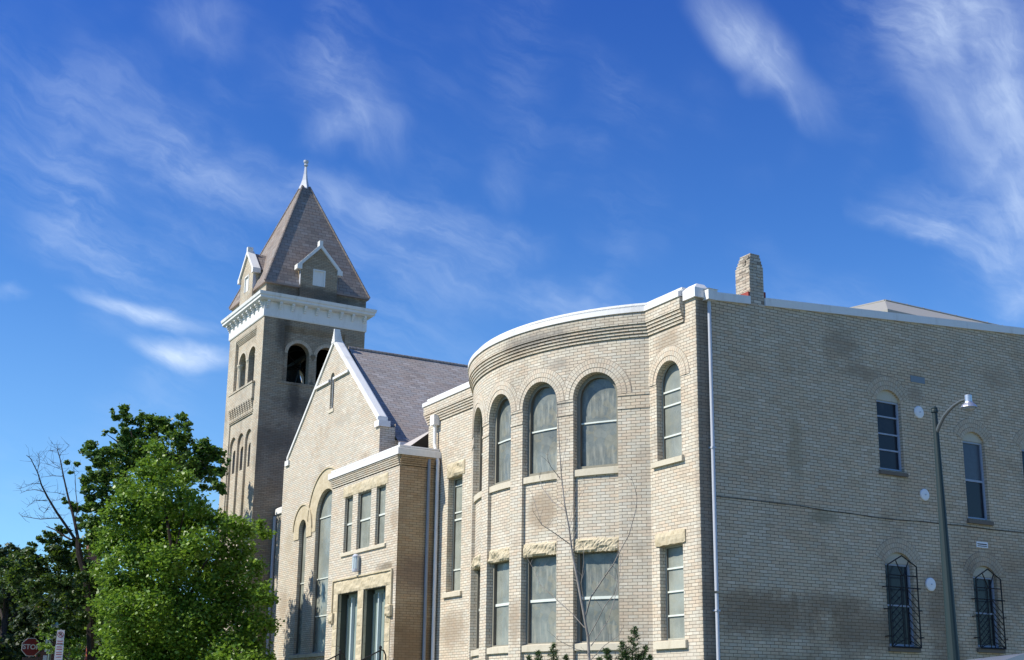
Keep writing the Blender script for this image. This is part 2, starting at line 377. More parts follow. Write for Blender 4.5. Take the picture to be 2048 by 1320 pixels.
    bp = nn(nt, 'ShaderNodeBump', i_Strength=bump, i_Distance=.006); L(h, bp.inputs['Height']); L(bp.outputs[0], b.inputs['Normal'])
    return m
CR1, CR2, MO = (.52, .465, .375), (.67, .61, .50), (.10, .082, .062)
TAN = (.28, .215, .15); BRN = (.165, .11, .065); GRY = (.16, .15, .14)
HALL_ST = [(-4.15, -1.3, 6.02, .42, .5, .40, TAN, .62, .75), (-3.6, -1.2, 8.55, .3, .5, .4, GRY, .5, .05), (-4.3, -1.4, 9.98, 1.2, .7, .2, GRY, .7, .0),
    (-3.6, -1.25, 9.3, .28, .4, .16, (.28, .25, .21), .6, .3), (-1.0, 0, 9.35, .45, .2, .32, TAN, .6, .2),
    (-10.8, 0, 3.75, .8, .3, .5, TAN, .65, .2), (-4.9, -1.5, 3.6, .25, .3, .5, TAN, .55, .2), (-.9, 0, 2.65, .8, .2, .4, (.5, .46, .4), .4, .3), (-2.3, -.4, 3.3, .5, .6, .5, TAN, .25, 0),
    (0, 1.6, 3.6, .3, 1.5, .5, BRN, .62, .05), (0, 3.4, 3.9, .3, 1.2, .25, BRN, .5, .05), (0, 4.4, 3.4, .3, 1.3, .5, BRN, .6, .1), (0, 6.7, 4.0, .3, .6, 1.0, BRN, .6, .1), (0, 2.5, 2.3, .3, 3., .5, BRN, .6, .1), (0, 6.9, 2.9, .3, .6, .5, BRN, .55, .1),
    (0, 4.0, 9.7, .3, .5, .25, TAN, .5, .0), (0, 4.7, 9.15, .3, .6, .2, TAN, .6, .0), (0, 6.3, 8.85, .3, .3, .22, TAN, .55, .0), (0, 9.2, 9.6, .3, .6, .3, TAN, .4, .0),
    (0, 2.6, 7.1, .3, .25, .9, (.25, .2, .12), .35, 0), (0, 3.3, 5.75, .3, .45, .16, (.22, .19, .12), .6, 0), (0, 9.3, 4.9, .3, .9, .9, BRN, .3, 0), (0, .16, 6, .2, .17, 6, (.10, .085, .075), .6, .6)]
M_BR = brick('hall_brick', CR1, CR2, MO, stains=HALL_ST, soot=.42)
CH_ST = [(-12.1, -1.22, 6.8, .28, .3, .35, TAN, .5, .2), (-11.86, -.6, 3.0, .4, 1.2, 1.3, BRN, .62, .05), (-11.86, -.5, 5.3, .4, .9, .6, (.14, .10, .09), .5, .1), (-16.5, -.3, 9.25, .5, .3, .25, TAN, .5, .1),
    (-12.6, -1.22, 5.5, .6, .3, .14, (.16, .13, .09), .75, .1), (-18, -.3, 8.9, 2.4, .3, .15, (.32, .29, .24), .4, 0), (-23.2, -.3, 5.2, .4, .3, .6, TAN, .45, .2), (-22.9, -.3, 7.3, .5, .4, .5, (.38, .33, .24), .4, 0), (-18.4, -.3, 10.9, .8, .3, .2, (.36, .33, .28), .45, 0)]
M_BRS = brick('hall_shaded_brick', (.49, .40, .285), (.65, .545, .415), (.055, .042, .03), stains=HALL_ST, soot=.4)  # browner copy of the hall brick, side wall's shade put into its colour
M_CH = brick('church_brick', (.51, .46, .375), (.66, .605, .505), MO, stains=CH_ST, soot=.3)
TW_ST = [(-27.43, .65, 16.3, .5, .35, .9, (.05, .045, .04), .7, .1), (-27.43, 1.2, 13.6, .5, .25, .9, (.05, .045, .04), .7, .1), (-27.43, 2.0, 13.4, .5, 1.4, .5, (.07, .06, .05), .6, .1), (-27.43, .6, 11.9, .5, .9, .6, (.09, .08, .07), .5, 0), (-27.43, 2.6, 12.3, .5, .5, .9, (.09, .08, .07), .5, 0),
    (-27.43, 1.98, 18.1, .5, 2.2, .3, (.06, .055, .05), .7, .2), (-29.3, -.21, 13.9, 1.6, .3, .5, (.46, .43, .36), .3, 0)]
M_TW = brick('tower_brick', (.45, .40, .31), (.60, .54, .43), (.15, .13, .11), stains=TW_ST, soot=.55, slo=.46, shi=.74, sscale=.5)
M_CHS = brick('church_shaded_brick', (.36, .27, .165), (.49, .375, .245), (.10, .08, .055), stains=CH_ST, soot=.4)  # darker copy of the church brick, shade of the porch side in its colour
M_TWS = brick('tower_shaded_brick', (.29, .235, .165), (.41, .345, .255), (.08, .07, .055), stains=TW_ST, soot=.5, slo=.46, shi=.74, sscale=.5)  # darker copy of the tower brick, painted for the face turned from the sun
M_RING = brick('arch_brick', (.52, .465, .375), (.67, .605, .495), (.16, .135, .11), rowh=.107, bw=.072, msz=.0045, soot=.35, off=.5)
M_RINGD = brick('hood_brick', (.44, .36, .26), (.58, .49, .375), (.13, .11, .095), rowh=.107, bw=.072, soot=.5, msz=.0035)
M_CHIM = brick('chimney_brick', (.26, .225, .18), (.70, .64, .54), (.12, .105, .09), soot=.45, msz=.006)
M_RED = brick('red_brick', (.16, .06, .04), (.24, .09, .06), (.2, .17, .15), soot=.4)
M_WHITE = dirty(mat('white_metal', (.74, .74, .73), .5, .4), .38, 2.6, (.36, .33, .29))
M_TRIM = dirty(mat('white_wood', (.72, .72, .69), .6, .3), .42, 2.4, (.34, .31, .27))
M_PIPE = dirty(mat('grey_pipe', (.48, .51, .57), .4, .4), .18, 2.0, (.3, .28, .25))
def stone_mat():
    m = mat('sandstone', (.52, .43, .27), .9, .15); nt = m.node_tree; b = nt.nodes['Principled BSDF']; p = pos(nt)
    n1 = nz(nt, p, 3.5, 8, .7); n2 = nz(nt, p, 14, 6, .7)
    c = mixc(nt, mrange(nt, n1, .3, .72), (.58, .51, .37), (.46, .39, .26)); c = mixc(nt, mth(nt, 'MULTIPLY', mrange(nt, n2, .55, .75), .6), c, (.2, .16, .08))
    nt.links.new(c, b.inputs['Base Color'])
    bp = nn(nt, 'ShaderNodeBump', i_Strength=.7, i_Distance=.02); nt.links.new(n2, bp.inputs['Height']); nt.links.new(bp.outputs[0], b.inputs['Normal'])
    return m
M_STONE = stone_mat()
M_SILL = dirty(mat('sill_stone', (.58, .53, .42), .85, .15), .45, 4, (.3, .25, .16), lo=.45)
M_BARS = mat('storm_bar', (.66, .70, .64), .4, .4)
M_LINING = dirty(mat('shaded_lining', (.15, .135, .11), .8, .2), .4, 4, (.06, .05, .04))  # dark colour paints the shade of the window reveals
M_FRAME = dirty(mat('sash_paint', (.40, .40, .33), .6, .3), .3, 3, (.2, .19, .15))
M_FRAMED = dirty(mat('shaded_sash', (.25, .24, .195), .7, .2), .5, 4, (.10, .09, .07))  # bay sash colour darkened to carry the shade at the window heads
M_DARKFR = dirty(mat('grey_blue_sash', (.32, .38, .48), .55, .3), .3, 3, (.12, .12, .12))
def glazing(name, base, pale, amt, rough=.3, spec=.45):
    """milky storm glazing; leaded panels with drape-like pale strips show faintly through"""
    m = mat(name, base, rough, spec); nt = m.node_tree; b = nt.nodes['Principled BSDF']; L = nt.links.new
    uv = nn(nt, 'ShaderNodeUVMap', uv_map='uv').outputs[0]; p = pos(nt)
    sx = nn(nt, 'ShaderNodeSeparateXYZ'); L(uv, sx.inputs[0])
    drape = mrange(nt, nz(nt, sclv(nt, uv, (8, 1.1, 1)), 1.3, 4, .6), .44, .66)
    vo = nn(nt, 'ShaderNodeTexVoronoi', feature='F1', i_Scale=6.5); L(uv, vo.inputs['Vector'])
    sp = nn(nt, 'ShaderNodeSeparateColor'); L(vo.outputs['Color'], sp.inputs[0])
    ve = nn(nt, 'ShaderNodeTexVoronoi', feature='DISTANCE_TO_EDGE', i_Scale=6.5); L(uv, ve.inputs['Vector'])
    came = mrange(nt, ve.outputs['Distance'], .02, .07, .55, 0.)
    band = mrange(nt, mth(nt, 'SINE', mth(nt, 'MULTIPLY_ADD', sx.outputs[1], 5.2, .6)), -.2, .7)
    big = mrange(nt, nz(nt, p, 1.1, 3), .35, .68)
    f = mth(nt, 'MULTIPLY', mth(nt, 'MULTIPLY', drape, band), amt)
    f = mth(nt, 'ADD', f, mth(nt, 'MULTIPLY', mth(nt, 'MULTIPLY', mrange(nt, sp.outputs[0], .5, .9), mth(nt, 'SUBTRACT', 1., band)), amt*.3))
    c0 = mixc(nt, big, tuple(x*.78 for x in base), tuple(min(1, x*1.18) for x in base))
    c = mixc(nt, f, c0, pale)
    c = mixc(nt, mth(nt, 'MULTIPLY', came, mth(nt, 'MULTIPLY', amt*.45, mth(nt, 'SUBTRACT', 1., band))), c, tuple(x*.4 for x in base))
    warm = mrange(nt, sp.outputs[1], .8, .95, 0., .35*amt)
    c = mixc(nt, warm, c, (.36, .30, .16))
    dust = mrange(nt, nz(nt, p, 7, 6, .7), .42, .8, 0., .22)
    c = mixc(nt, dust, c, (.40, .40, .33)); L(c, b.inputs['Base Color'])
    r = mrange(nt, nz(nt, p, 3, 4), .3, .7, rough*.6, rough*1.5); L(r, b.inputs['Roughness'])
    bp = nn(nt, 'ShaderNodeBump', i_Strength=.12, i_Distance=.03); L(nz(nt, p, 2.2, 2), bp.inputs['Height']); L(bp.outputs[0], b.inputs['Normal'])
    return m
M_GLZ = glazing('storm_glazing', (.165, .185, .170), (.36, .36, .30), .6)
M_GLZ2 = glazing('storm_glazing_pale', (.255, .275, .24), (.38, .39, .34), .28)
M_DGL = dirty(mat('dark_glass', (.016, .020, .030), .18, .25), .5, 1.8, (.05, .055, .06), False)
M_DGL2 = dirty(mat('curtained_glass', (.07, .09, .12), .25, .3), .6, 1.5, (.03, .035, .045), False)
M_BLACK = mat('black_iron', (.006, .007, .009), .5, .4)
M_VOID = mat('dark_interior', (.012, .011, .011), .9, .1)
M_CREAM = dirty(mat('cream_panel', (.50, .47, .38), .7, .2), .3, 3)
M_DISC = dirty(mat('white_plate', (.78, .78, .80), .5, .4), .25, 3, (.4, .36, .3), streak=False)
M_PIPED = dirty(mat('shaded_grey_pipe', (.24, .27, .32), .5, .3), .3, 2)  # halved pipe grey, shade beside the porch put into the colour
M_STEEL = mat('lamp_steel', (.55, .56, .58), .35, .5, .8)
M_TEAL = dirty(mat('lamp_post_paint', (.012, .026, .028), .5, .4), .4, 3, (.02, .02, .02))
M_DLIN = mat('door_lining', (.055, .062, .048), .7, .2)
M_DOOR = dirty(mat('door_paint', (.25, .31, .28), .5, .4), .3, 3, (.08, .09, .08))
M_DOORL = mat('door_edge', (.50, .58, .60), .4, .4)
def shingle(name, c1, c2, rowh=.14, bw=.3):
    m = brick(name, c1, c2, tuple(x*.5 for x in c1), rowh=rowh, bw=bw, msz=.009, soot=.3, bump=.8, sootc=(.06, .05, .05)); return m
M_ROOF = shingle('roof_shingle', (.26, .236, .226), (.39, .358, .344))
M_TROOF = shingle('spire_shingle', (.20, .172, .155), (.32, .28, .255), .16, .32)
M_GREYROOF = dirty(mat('grey_membrane', (.33, .32, .31), .8, .2), .4, 2)
M_LANT = dirty(mat('pale_roof_metal', (.31, .30, .26), .5, .4), .35, 2.5, (.35, .35, .3))
MAPLE= [(-20.89, -5.77, 9.91, 0.19), (-20.42, -5.9, 9.56, 0.25), (-21.43, -5.55, 9.42, 0.33), (-20.7, -6.02, 9.19, 0.26), (-20.11, -5.64, 8.94, 0.36), (-21.65, -5.89, 8.95, 0.4), (-23.21, -4.87, 9.07, 0.49), (-22.41, -4.33, 9.08, 0.41), (-23.16, -5.9, 8.75, 0.48), (-20.84, -5.77, 8.17, 0.52), (-21.58, -4.78, 8.3, 0.54), (-20.34, -4.51, 7.96, 0.39), (-21.1, -6.59, 7.87, 0.39), (-20.97, -6.84, 7.44, 0.39), (-21.04, -6.19, 7.57, 0.52), (-23.26, -4.9, 7.88, 0.62), (-22.49, -4.27, 7.7, 0.62), (-22.04, -3.64, 7.7, 0.48), (-21.74, -3.16, 7.57, 0.41), (-19.38, -3.43, 7.34, 0.33), (-19.62, -3.0, 7.14, 0.33), (-22.86, -6.37, 7.17, 0.47), (-22.94, -5.75, 7.16, 0.54), (-23.0, -4.98, 7.09, 0.62), (-22.72, -4.29, 6.97, 0.62), (-19.53, -4.46, 6.63, 0.51), (-21.0, -3.27, 6.8, 0.54), (-20.93, -2.67, 6.77, 0.4), (-22.45, -6.54, 6.51, 0.4), (-21.04, -6.46, 6.12, 0.52), (-21.8, -5.63, 6.18, 0.6), (-20.02, -5.3, 5.98, 0.64), (-22.65, -3.77, 6.24, 0.62), (-22.03, -3.18, 6.16, 0.61), (-20.54, -2.89, 6.05, 0.47), (-19.38, -2.66, 5.9, 0.33), (-23.97, -6.28, 5.99, 0.41), (-22.58, -6.29, 5.41, 0.53), (-23.38, -5.44, 5.52, 0.61), (-22.85, -4.75, 5.45, 0.68), (-21.23, -4.38, 5.29, 0.66), (-20.5, -3.79, 5.21, 0.59), (-20.79, -2.96, 5.27, 0.53), (-19.88, -2.58, 5.29, 0.46), (-18.75, -2.56, 5.09, 0.32), (-19.11, -2.15, 4.88, 0.19), (-23.57, -6.27, 4.82, 0.4), (-20.49, -6.46, 4.5, 0.57), (-20.12, -5.79, 4.44, 0.63), (-21.79, -4.5, 4.53, 0.66), (-20.13, -4.11, 4.4, 0.64), (-20.64, -3.16, 4.47, 0.59), (-20.06, -2.6, 4.4, 0.52), (-19.35, -2.3, 4.24, 0.36), (-24.14, -5.94, 4.06, 0.41), (-20.88, -6.05, 3.78, 0.57), (-21.25, -5.11, 3.71, 0.65), (-20.08, -4.59, 3.62, 0.64), (-21.19, -3.41, 3.7, 0.66), (-19.55, -3.13, 3.65, 0.58), (-19.51, -2.47, 3.55, 0.45), (-23.13, -5.98, 3.29, 0.47), (-21.18, -5.66, 3.12, 0.58), (-21.59, -4.64, 3.03, 0.65), (-22.36, -3.48, 3.02, 0.67), (-19.1, -3.61, 2.94, 0.63), (-18.59, -3.01, 2.94, 0.56), (-18.93, -2.37, 3.03, 0.32), (-20.9, -1.94, 7.36, 0.27), (-20.46, -2.25, 7.49, 0.2), (-20.47, -5.03, 2.37, 0.7), (-20.33, -4.1, 2.33, 0.7), (-19.32, -3.44, 2.33, 0.69), (-21.69, -5.54, 2.44, 0.65)]
DARK= [(-27.49, -5.31, 12.39, 0.29), (-29.39, -5.21, 12.53, 0.25), (-29.71, -4.73, 12.45, 0.36), (-29.59, -4.21, 12.49, 0.36), (-29.58, -5.34, 12.85, 0.1), (-30.3, -5.42, 12.01, 0.14), (-27.62, -5.66, 11.55, 0.21), (-28.16, -5.19, 11.59, 0.35), (-29.72, -4.37, 11.92, 0.48), (-28.92, -3.98, 12.39, 0.36), (-27.77, -3.87, 12.19, 0.31), (-29.27, -3.69, 12.0, 0.56), (-28.16, -3.45, 12.07, 0.39), (-28.49, -2.98, 12.43, 0.36), (-26.98, -3.09, 11.82, 0.27), (-26.94, -3.57, 11.29, 0.46), (-27.41, -3.05, 11.31, 0.47), (-27.36, -4.59, 11.09, 0.46), (-28.24, -4.84, 11.29, 0.39), (-30.56, -5.86, 11.49, 0.32), (-28.91, -6.29, 10.96, 0.27), (-27.87, -6.15, 10.61, 0.38), (-27.83, -5.89, 10.87, 0.3), (-28.04, -5.6, 10.78, 0.38), (-29.49, -4.92, 11.25, 0.39), (-28.2, -4.88, 10.73, 0.46), (-27.78, -4.52, 10.62, 0.46), (-28.06, -6.01, 10.39, 0.27), (-30.18, -5.1, 10.7, 0.48), (-28.46, -5.01, 10.36, 0.46), (-26.57, -2.82, 11.15, 0.31), (-26.03, -2.66, 11.08, 0.34), (-25.9, -2.46, 10.92, 0.27), (-26.45, -2.82, 10.66, 0.53), (-27.48, -1.96, 10.84, 0.43), (-25.95, -2.04, 10.67, 0.34), (-25.59, -1.98, 10.46, 0.17), (-27.1, -2.28, 10.28, 0.46), (-26.26, -2.06, 10.17, 0.38), (-28.03, -1.24, 10.52, 0.24), (-25.92, -2.13, 9.65, 0.3), (-26.87, -1.67, 9.6, 0.23), (-27.78, -1.97, 9.93, 0.31), (-27.09, -2.67, 10.23, 0.46), (-28.79, -2.62, 10.9, 0.56), (-27.7, -3.4, 10.8, 0.54), (-27.33, -3.97, 10.92, 0.46), (-28.87, -5.79, 9.96, 0.38), (-28.02, -6.27, 9.86, 0.34), (-28.74, -5.51, 9.89, 0.46), (-28.65, -6.27, 9.72, 0.23), (-29.71, -4.76, 10.02, 0.47), (-30.2, -5.93, 10.54, 0.17), (-29.51, -6.45, 10.45, 0.17), (-28.42, -7.0, 10.31, 0.17), (-28.95, -6.76, 10.07, 0.11), (-28.51, -6.04, 9.34, 0.38), (-28.15, -5.59, 9.18, 0.45), (-28.38, -5.87, 8.73, 0.45), (-30.28, -5.86, 9.13, 0.35), (-28.51, -6.58, 8.76, 0.26), (-28.46, -6.97, 8.91, 0.17), (-30.73, -6.34, 9.14, 0.17), (-29.36, -5.84, 8.31, 0.38), (-30.65, -5.87, 8.38, 0.35), (-28.7, -5.53, 8.26, 0.46), (-30.12, -5.4, 7.89, 0.47), (-29.52, -5.65, 7.5, 0.38)]
HALF= [(-27.33, -7.15, 7.67, 0.29), (-27.35, -7.43, 7.65, 0.25), (-26.77, -7.73, 7.46, 0.21), (-25.77, -8.09, 7.11, 0.24), (-26.26, -8.33, 7.04, 0.15), (-27.71, -7.39, 7.26, 0.37), (-27.56, -6.99, 7.2, 0.33), (-27.42, -6.61, 7.36, 0.29), (-25.73, -6.73, 7.1, 0.25), (-27.21, -7.65, 6.83, 0.43), (-27.31, -7.07, 6.73, 0.51), (-27.42, -8.09, 6.67, 0.43), (-28.13, -8.43, 6.57, 0.44), (-27.51, -8.85, 6.27, 0.43), (-26.7, -6.76, 6.55, 0.43), (-26.59, -6.42, 6.42, 0.43), (-26.57, -8.57, 5.93, 0.49), (-28.01, -7.66, 6.25, 0.58), (-27.77, -7.07, 6.19, 0.58), (-25.07, -6.96, 5.77, 0.49), (-27.26, -6.09, 5.99, 0.44), (-28.71, -8.68, 5.81, 0.51), (-27.57, -8.21, 5.46, 0.5), (-25.56, -7.96, 5.4, 0.55), (-27.55, -6.98, 5.53, 0.58), (-25.16, -6.82, 5.23, 0.49), (-27.16, -5.92, 5.49, 0.36), (-26.79, -6.86, 4.92, 0.5), (-25.36, -7.53, 4.66, 0.41), (-25.2, -6.69, 4.62, 0.42), (-26.28, -6.13, 4.85, 0.43), (-26.32, -6.55, 4.21, 0.35), (-27.01, -6.82, 4.23, 0.36), (-27.75, -7.17, 4.25, 0.29), (-25.94, -7.72, 4.34, 0.28)]
BACK= [(-45.07, -6.42, 8.73, 0.49), (-52.6, -4.79, 9.59, 0.49), (-44.71, -5.64, 8.66, 0.39), (-51.76, -4.07, 9.23, 0.43), (-46.1, -6.42, 8.44, 0.59), (-51.67, -4.97, 8.84, 0.75), (-51.95, -5.9, 8.48, 0.96), (-52.91, -6.06, 9.42, 0.87), (-49.53, -5.42, 7.79, 0.83), (-51.9, -4.27, 8.37, 0.76), (-46.93, -6.49, 6.83, 0.99), (-50.4, -4.99, 6.95, 1.05), (-47.08, -4.68, 6.94, 0.81), (-52.42, -4.97, 6.02, 1.07), (-50.9, -4.21, 6.08, 0.95), (-49.25, -6.2, 5.6, 1.02), (-49.07, -5.0, 4.93, 1.02), (-44.38, -4.85, 4.74, 0.77), (-45.27, -6.28, 4.07, 0.96), (-49.39, -4.46, 3.96, 0.92)]
SAP= [[(1.874, -3.898, 2.249, 0.028), (1.856, -3.899, 2.481, 0.026), (1.857, -3.917, 2.857, 0.024), (1.837, -3.991, 3.236, 0.021), (1.778, -4.077, 3.797, 0.019), (1.719, -4.146, 4.246, 0.017), (1.697, -4.204, 4.728, 0.014), (1.677, -4.282, 5.12, 0.012), (1.618, -4.319, 5.679, 0.01), (1.602, -4.347, 6.178, 0.008), (1.616, -4.383, 6.643, 0.005), (1.58, -4.409, 7.092, 0.003)], [(1.843, -3.96, 3.207, 0.014), (1.986, -3.946, 3.523, 0.013), (2.232, -3.823, 3.865, 0.011), (2.419, -3.77, 4.058, 0.01), (2.588, -3.723, 4.31, 0.008), (2.748, -3.671, 4.532, 0.007), (2.947, -3.663, 4.951, 0.005), (3.064, -3.725, 5.107, 0.004), (3.139, -3.822, 5.264, 0.003), (3.202, -3.959, 5.477, 0.001)], [(1.824, -3.983, 3.473, 0.011), (1.973, -4.132, 3.749, 0.008), (2.149, -4.192, 4.084, 0.006), (2.313, -4.315, 4.413, 0.003)], [(1.883, -3.916, 2.885, 0.009), (2.054, -3.886, 3.083, 0.008), (2.29, -3.865, 3.361, 0.007), (2.505, -3.815, 3.552, 0.006), (2.655, -3.845, 3.771, 0.004), (2.793, -3.973, 3.925, 0.003), (2.862, -4.158, 4.007, 0.002)], [(1.894, -3.888, 2.712, 0.008), (1.803, -3.721, 2.838, 0.007), (1.82, -3.479, 3.171, 0.006), (1.787, -3.27, 3.693, 0.005), (1.697, -3.131, 4.073, 0.004), (1.593, -3.057, 4.333, 0.003), (1.415, -3.083, 4.692, 0.002)], [(1.818, -3.962, 3.018, 0.009), (1.579, -4.074, 3.276, 0.007), (1.333, -4.24, 3.521, 0.006), (1.049, -4.389, 3.775, 0.005), (0.842, -4.411, 4.08, 0.003), (0.644, -4.44, 4.297, 0.002)], [(1.698, -4.187, 4.441, 0.009), (1.784, -4.56, 4.599, 0.007), (1.908, -4.88, 4.694, 0.005), (2.043, -5.134, 4.879, 0.003), (2.223, -5.276, 4.991, 0.001)], [(1.68, -4.248, 5.0, 0.009), (1.318, -4.311, 5.226, 0.007), (0.99, -4.331, 5.519, 0.005), (0.742, -4.257, 5.817, 0.002)], [(1.616, -4.335, 5.585, 0.007), (1.648, -4.553, 5.775, 0.005), (1.742, -4.682, 5.9, 0.004), (1.842, -4.727, 6.033, 0.002)], [(1.869, -3.908, 2.451, 0.008), (2.209, -3.815, 2.717, 0.006), (2.566, -3.775, 2.862, 0.004), (2.811, -3.838, 3.018, 0.002)], [(1.844, -3.926, 2.625, 0.006), (1.93, -4.192, 2.642, 0.005), (1.961, -4.557, 2.771, 0.003), (2.041, -4.845, 2.928, 0.001)], [(1.721, -4.144, 4.336, 0.005), (1.662, -3.876, 4.513, 0.002)], [(1.718, -4.157, 4.487, 0.005), (1.617, -3.973, 4.755, 0.003), (1.465, -3.839, 4.969, 0.002)], [(1.73, -4.178, 4.605, 0.005), (1.924, -4.188, 4.945, 0.003), (2.121, -4.297, 5.212, 0.002)], [(1.759, -4.065, 3.799, 0.005), (1.571, -4.034, 3.861, 0.002)], [(1.703, -4.19, 4.728, 0.005), (1.518, -3.928, 5.141, 0.003), (1.333, -3.624, 5.538, 0.002)], [(2.251, -3.268, 4.739, 0.003), (2.04, -3.209, 5.013, 0.002)], [(1.451, -4.604, 4.77, 0.004), (1.212, -4.679, 5.362, 0.003), (0.993, -4.622, 5.491, 0.002)], [(2.283, -3.193, 5.077, 0.003), (1.671, -3.057, 5.958, 0.002)], [(1.645, -4.336, 5.673, 0.004), (1.506, -4.177, 6.118, 0.003), (1.335, -3.997, 6.422, 0.002)], [(1.992, -3.662, 3.894, 0.004), (2.204, -3.697, 3.904, 0.003), (2.443, -3.682, 3.768, 0.002)], [(1.683, -4.195, 4.73, 0.004), (1.578, -4.039, 5.185, 0.003), (1.425, -3.869, 5.596, 0.002)]]
HALFLIMB= [[(-25.868, -6.117, 3.155, 0.13), (-25.956, -6.262, 4.616, 0.12), (-26.107, -6.484, 5.966, 0.11), (-26.253, -6.761, 6.781, 0.1), (-26.308, -6.833, 7.333, 0.09)], [(-26.256, -6.843, 7.326, 0.06), (-26.493, -6.993, 8.035, 0.052), (-26.668, -7.095, 8.433, 0.043), (-26.846, -7.197, 8.834, 0.035), (-27.054, -7.376, 9.556, 0.027), (-27.264, -7.515, 10.219, 0.018), (-27.407, -7.629, 10.627, 0.01)], [(-26.355, -6.92, 7.297, 0.055), (-26.4, -7.292, 7.791, 0.048), (-26.468, -7.619, 8.223, 0.042), (-26.546, -7.951, 8.725, 0.035), (-26.537, -8.19, 9.119, 0.028), (-26.484, -8.374, 9.547, 0.021), (-26.502, -8.647, 10.012, 0.015), (-26.471, -8.81, 10.112, 0.008)], [(-26.646, -7.466, 8.032, 0.02), (-27.015, -7.664, 8.059, 0.017), (-27.406, -7.958, 8.047, 0.014), (-27.76, -8.236, 8.119, 0.011), (-28.13, -8.481, 8.196, 0.008), (-28.435, -8.562, 8.351, 0.005)], [(-26.861, -7.884, 8.651, 0.014), (-26.814, -8.09, 8.626, 0.012), (-26.75, -8.33, 8.579, 0.009), (-26.666, -8.464, 8.451, 0.007), (-26.592, -8.594, 8.31, 0.005)], [(-26.971, -8.028, 8.968, 0.014), (-27.334, -8.272, 9.066, 0.011), (-27.666, -8.48, 9.057, 0.007), (-28.031, -8.644, 8.986, 0.004)], [(-27.032, -8.144, 9.247, 0.012), (-27.0, -8.413, 9.217, 0.009), (-26.968, -8.638, 9.085, 0.007), (-27.0, -8.853, 8.982, 0.004)], [(-27.136, -8.282, 9.655, 0.012), (-27.246, -8.214, 10.035, 0.009), (-27.386, -8.228, 10.27, 0.007), (-27.56, -8.301, 10.47, 0.004)], [(-26.632, -7.507, 9.516, 0.014), (-27.234, -7.735, 9.601, 0.009), (-27.858, -8.026, 9.611, 0.004)], [(-26.423, -7.039, 7.278, 0.035), (-26.703, -7.265, 7.446, 0.028), (-26.999, -7.529, 7.667, 0.021), (-27.242, -7.762, 7.781, 0.014)], [(-26.558, -7.359, 8.851, 0.012), (-26.512, -7.675, 8.903, 0.008), (-26.498, -7.976, 8.89, 0.004)], [(-26.55, -7.354, 8.78, 0.01), (-27.017, -7.491, 8.724, 0.007), (-27.425, -7.616, 8.732, 0.004)], [(-26.745, -7.65, 10.193, 0.012), (-26.884, -7.574, 10.402, 0.009), (-26.899, -7.416, 10.565, 0.006), (-27.009, -7.307, 10.74, 0.003)], [(-26.752, -7.709, 10.472, 0.008), (-26.908, -7.788, 10.561, 0.005), (-27.069, -7.877, 10.758, 0.003)], [(-26.759, -7.702, 10.421, 0.008), (-27.166, -7.833, 10.492, 0.005), (-27.555, -7.918, 10.555, 0.003)], [(-26.738, -7.584, 9.843, 0.009), (-27.136, -7.761, 10.029, 0.006), (-27.566, -7.837, 10.269, 0.003)], [(-26.7, -7.551, 9.769, 0.008), (-26.706, -7.827, 9.848, 0.006), (-26.687, -8.073, 9.926, 0.005), (-26.635, -8.215, 10.079, 0.003)], [(-26.928, -7.93, 8.044, 0.009), (-26.996, -7.935, 8.227, 0.007), (-27.001, -7.828, 8.341, 0.005), (-27.012, -7.696, 8.389, 0.003)], [(-26.927, -7.947, 8.217, 0.006), (-27.227, -8.091, 8.382, 0.003)], [(-26.363, -6.985, 8.02, 0.02), (-26.41, -6.907, 8.381, 0.016), (-26.615, -6.982, 8.929, 0.013), (-26.745, -7.052, 9.614, 0.009), (-26.875, -7.127, 9.983, 0.005)], [(-26.413, -7.113, 9.523, 0.007), (-26.601, -6.954, 9.709, 0.003)], [(-26.468, -7.199, 9.841, 0.007), (-26.552, -6.927, 9.668, 0.003)], [(-26.659, -7.482, 9.664, 0.007), (-26.781, -7.271, 9.846, 0.003)], [(-26.498, -7.243, 8.923, 0.007), (-26.647, -7.093, 9.099, 0.003)], [(-27.218, -8.495, 10.108, 0.006), (-27.331, -8.337, 10.071, 0.003)], [(-27.132, -8.289, 9.548, 0.01), (-27.361, -8.39, 9.643, 0.004)], [(-26.909, -7.888, 8.955, 0.007), (-27.065, -7.99, 9.108, 0.006), (-27.088, -7.76, 9.204, 0.004), (-27.185, -7.578, 9.271, 0.003)], [(-27.083, -8.21, 8.651, 0.006), (-27.245, -8.161, 8.8, 0.003)], [(-26.753, -7.663, 8.22, 0.007), (-26.745, -7.255, 8.148, 0.003)], [(-27.306, -8.612, 8.085, 0.006), (-27.301, -8.466, 7.94, 0.005), (-27.374, -8.316, 7.891, 0.003)], [(-26.267, -6.758, 6.783, 0.02), (-26.528, -6.443, 6.899, 0.006)]]
DARKLIMB= [[(-27.874, -3.494, 1.993, 0.11), (-28.09, -3.869, 6.417, 0.087), (-28.214, -4.199, 9.005, 0.065), (-28.468, -4.551, 10.805, 0.042), (-28.606, -4.794, 11.832, 0.02)], [(-28.235, -4.194, 9.008, 0.05), (-28.238, -3.691, 10.464, 0.03), (-28.446, -3.346, 11.812, 0.01)], [(-28.35, -4.33, 10.102, 0.04), (-28.498, -5.318, 11.356, 0.024), (-28.428, -5.733, 11.572, 0.008)], [(-28.228, -4.12, 8.55, 0.05), (-29.01, -5.146, 9.883, 0.036), (-29.661, -5.999, 10.843, 0.022), (-30.017, -6.1, 11.129, 0.008)], [(-28.12, -4.059, 7.927, 0.06), (-27.22, -2.965, 9.448, 0.035), (-26.42, -2.206, 10.724, 0.01)], [(-28.506, -4.726, 10.713, 0.02), (-28.805, -4.728, 11.636, 0.008)]]
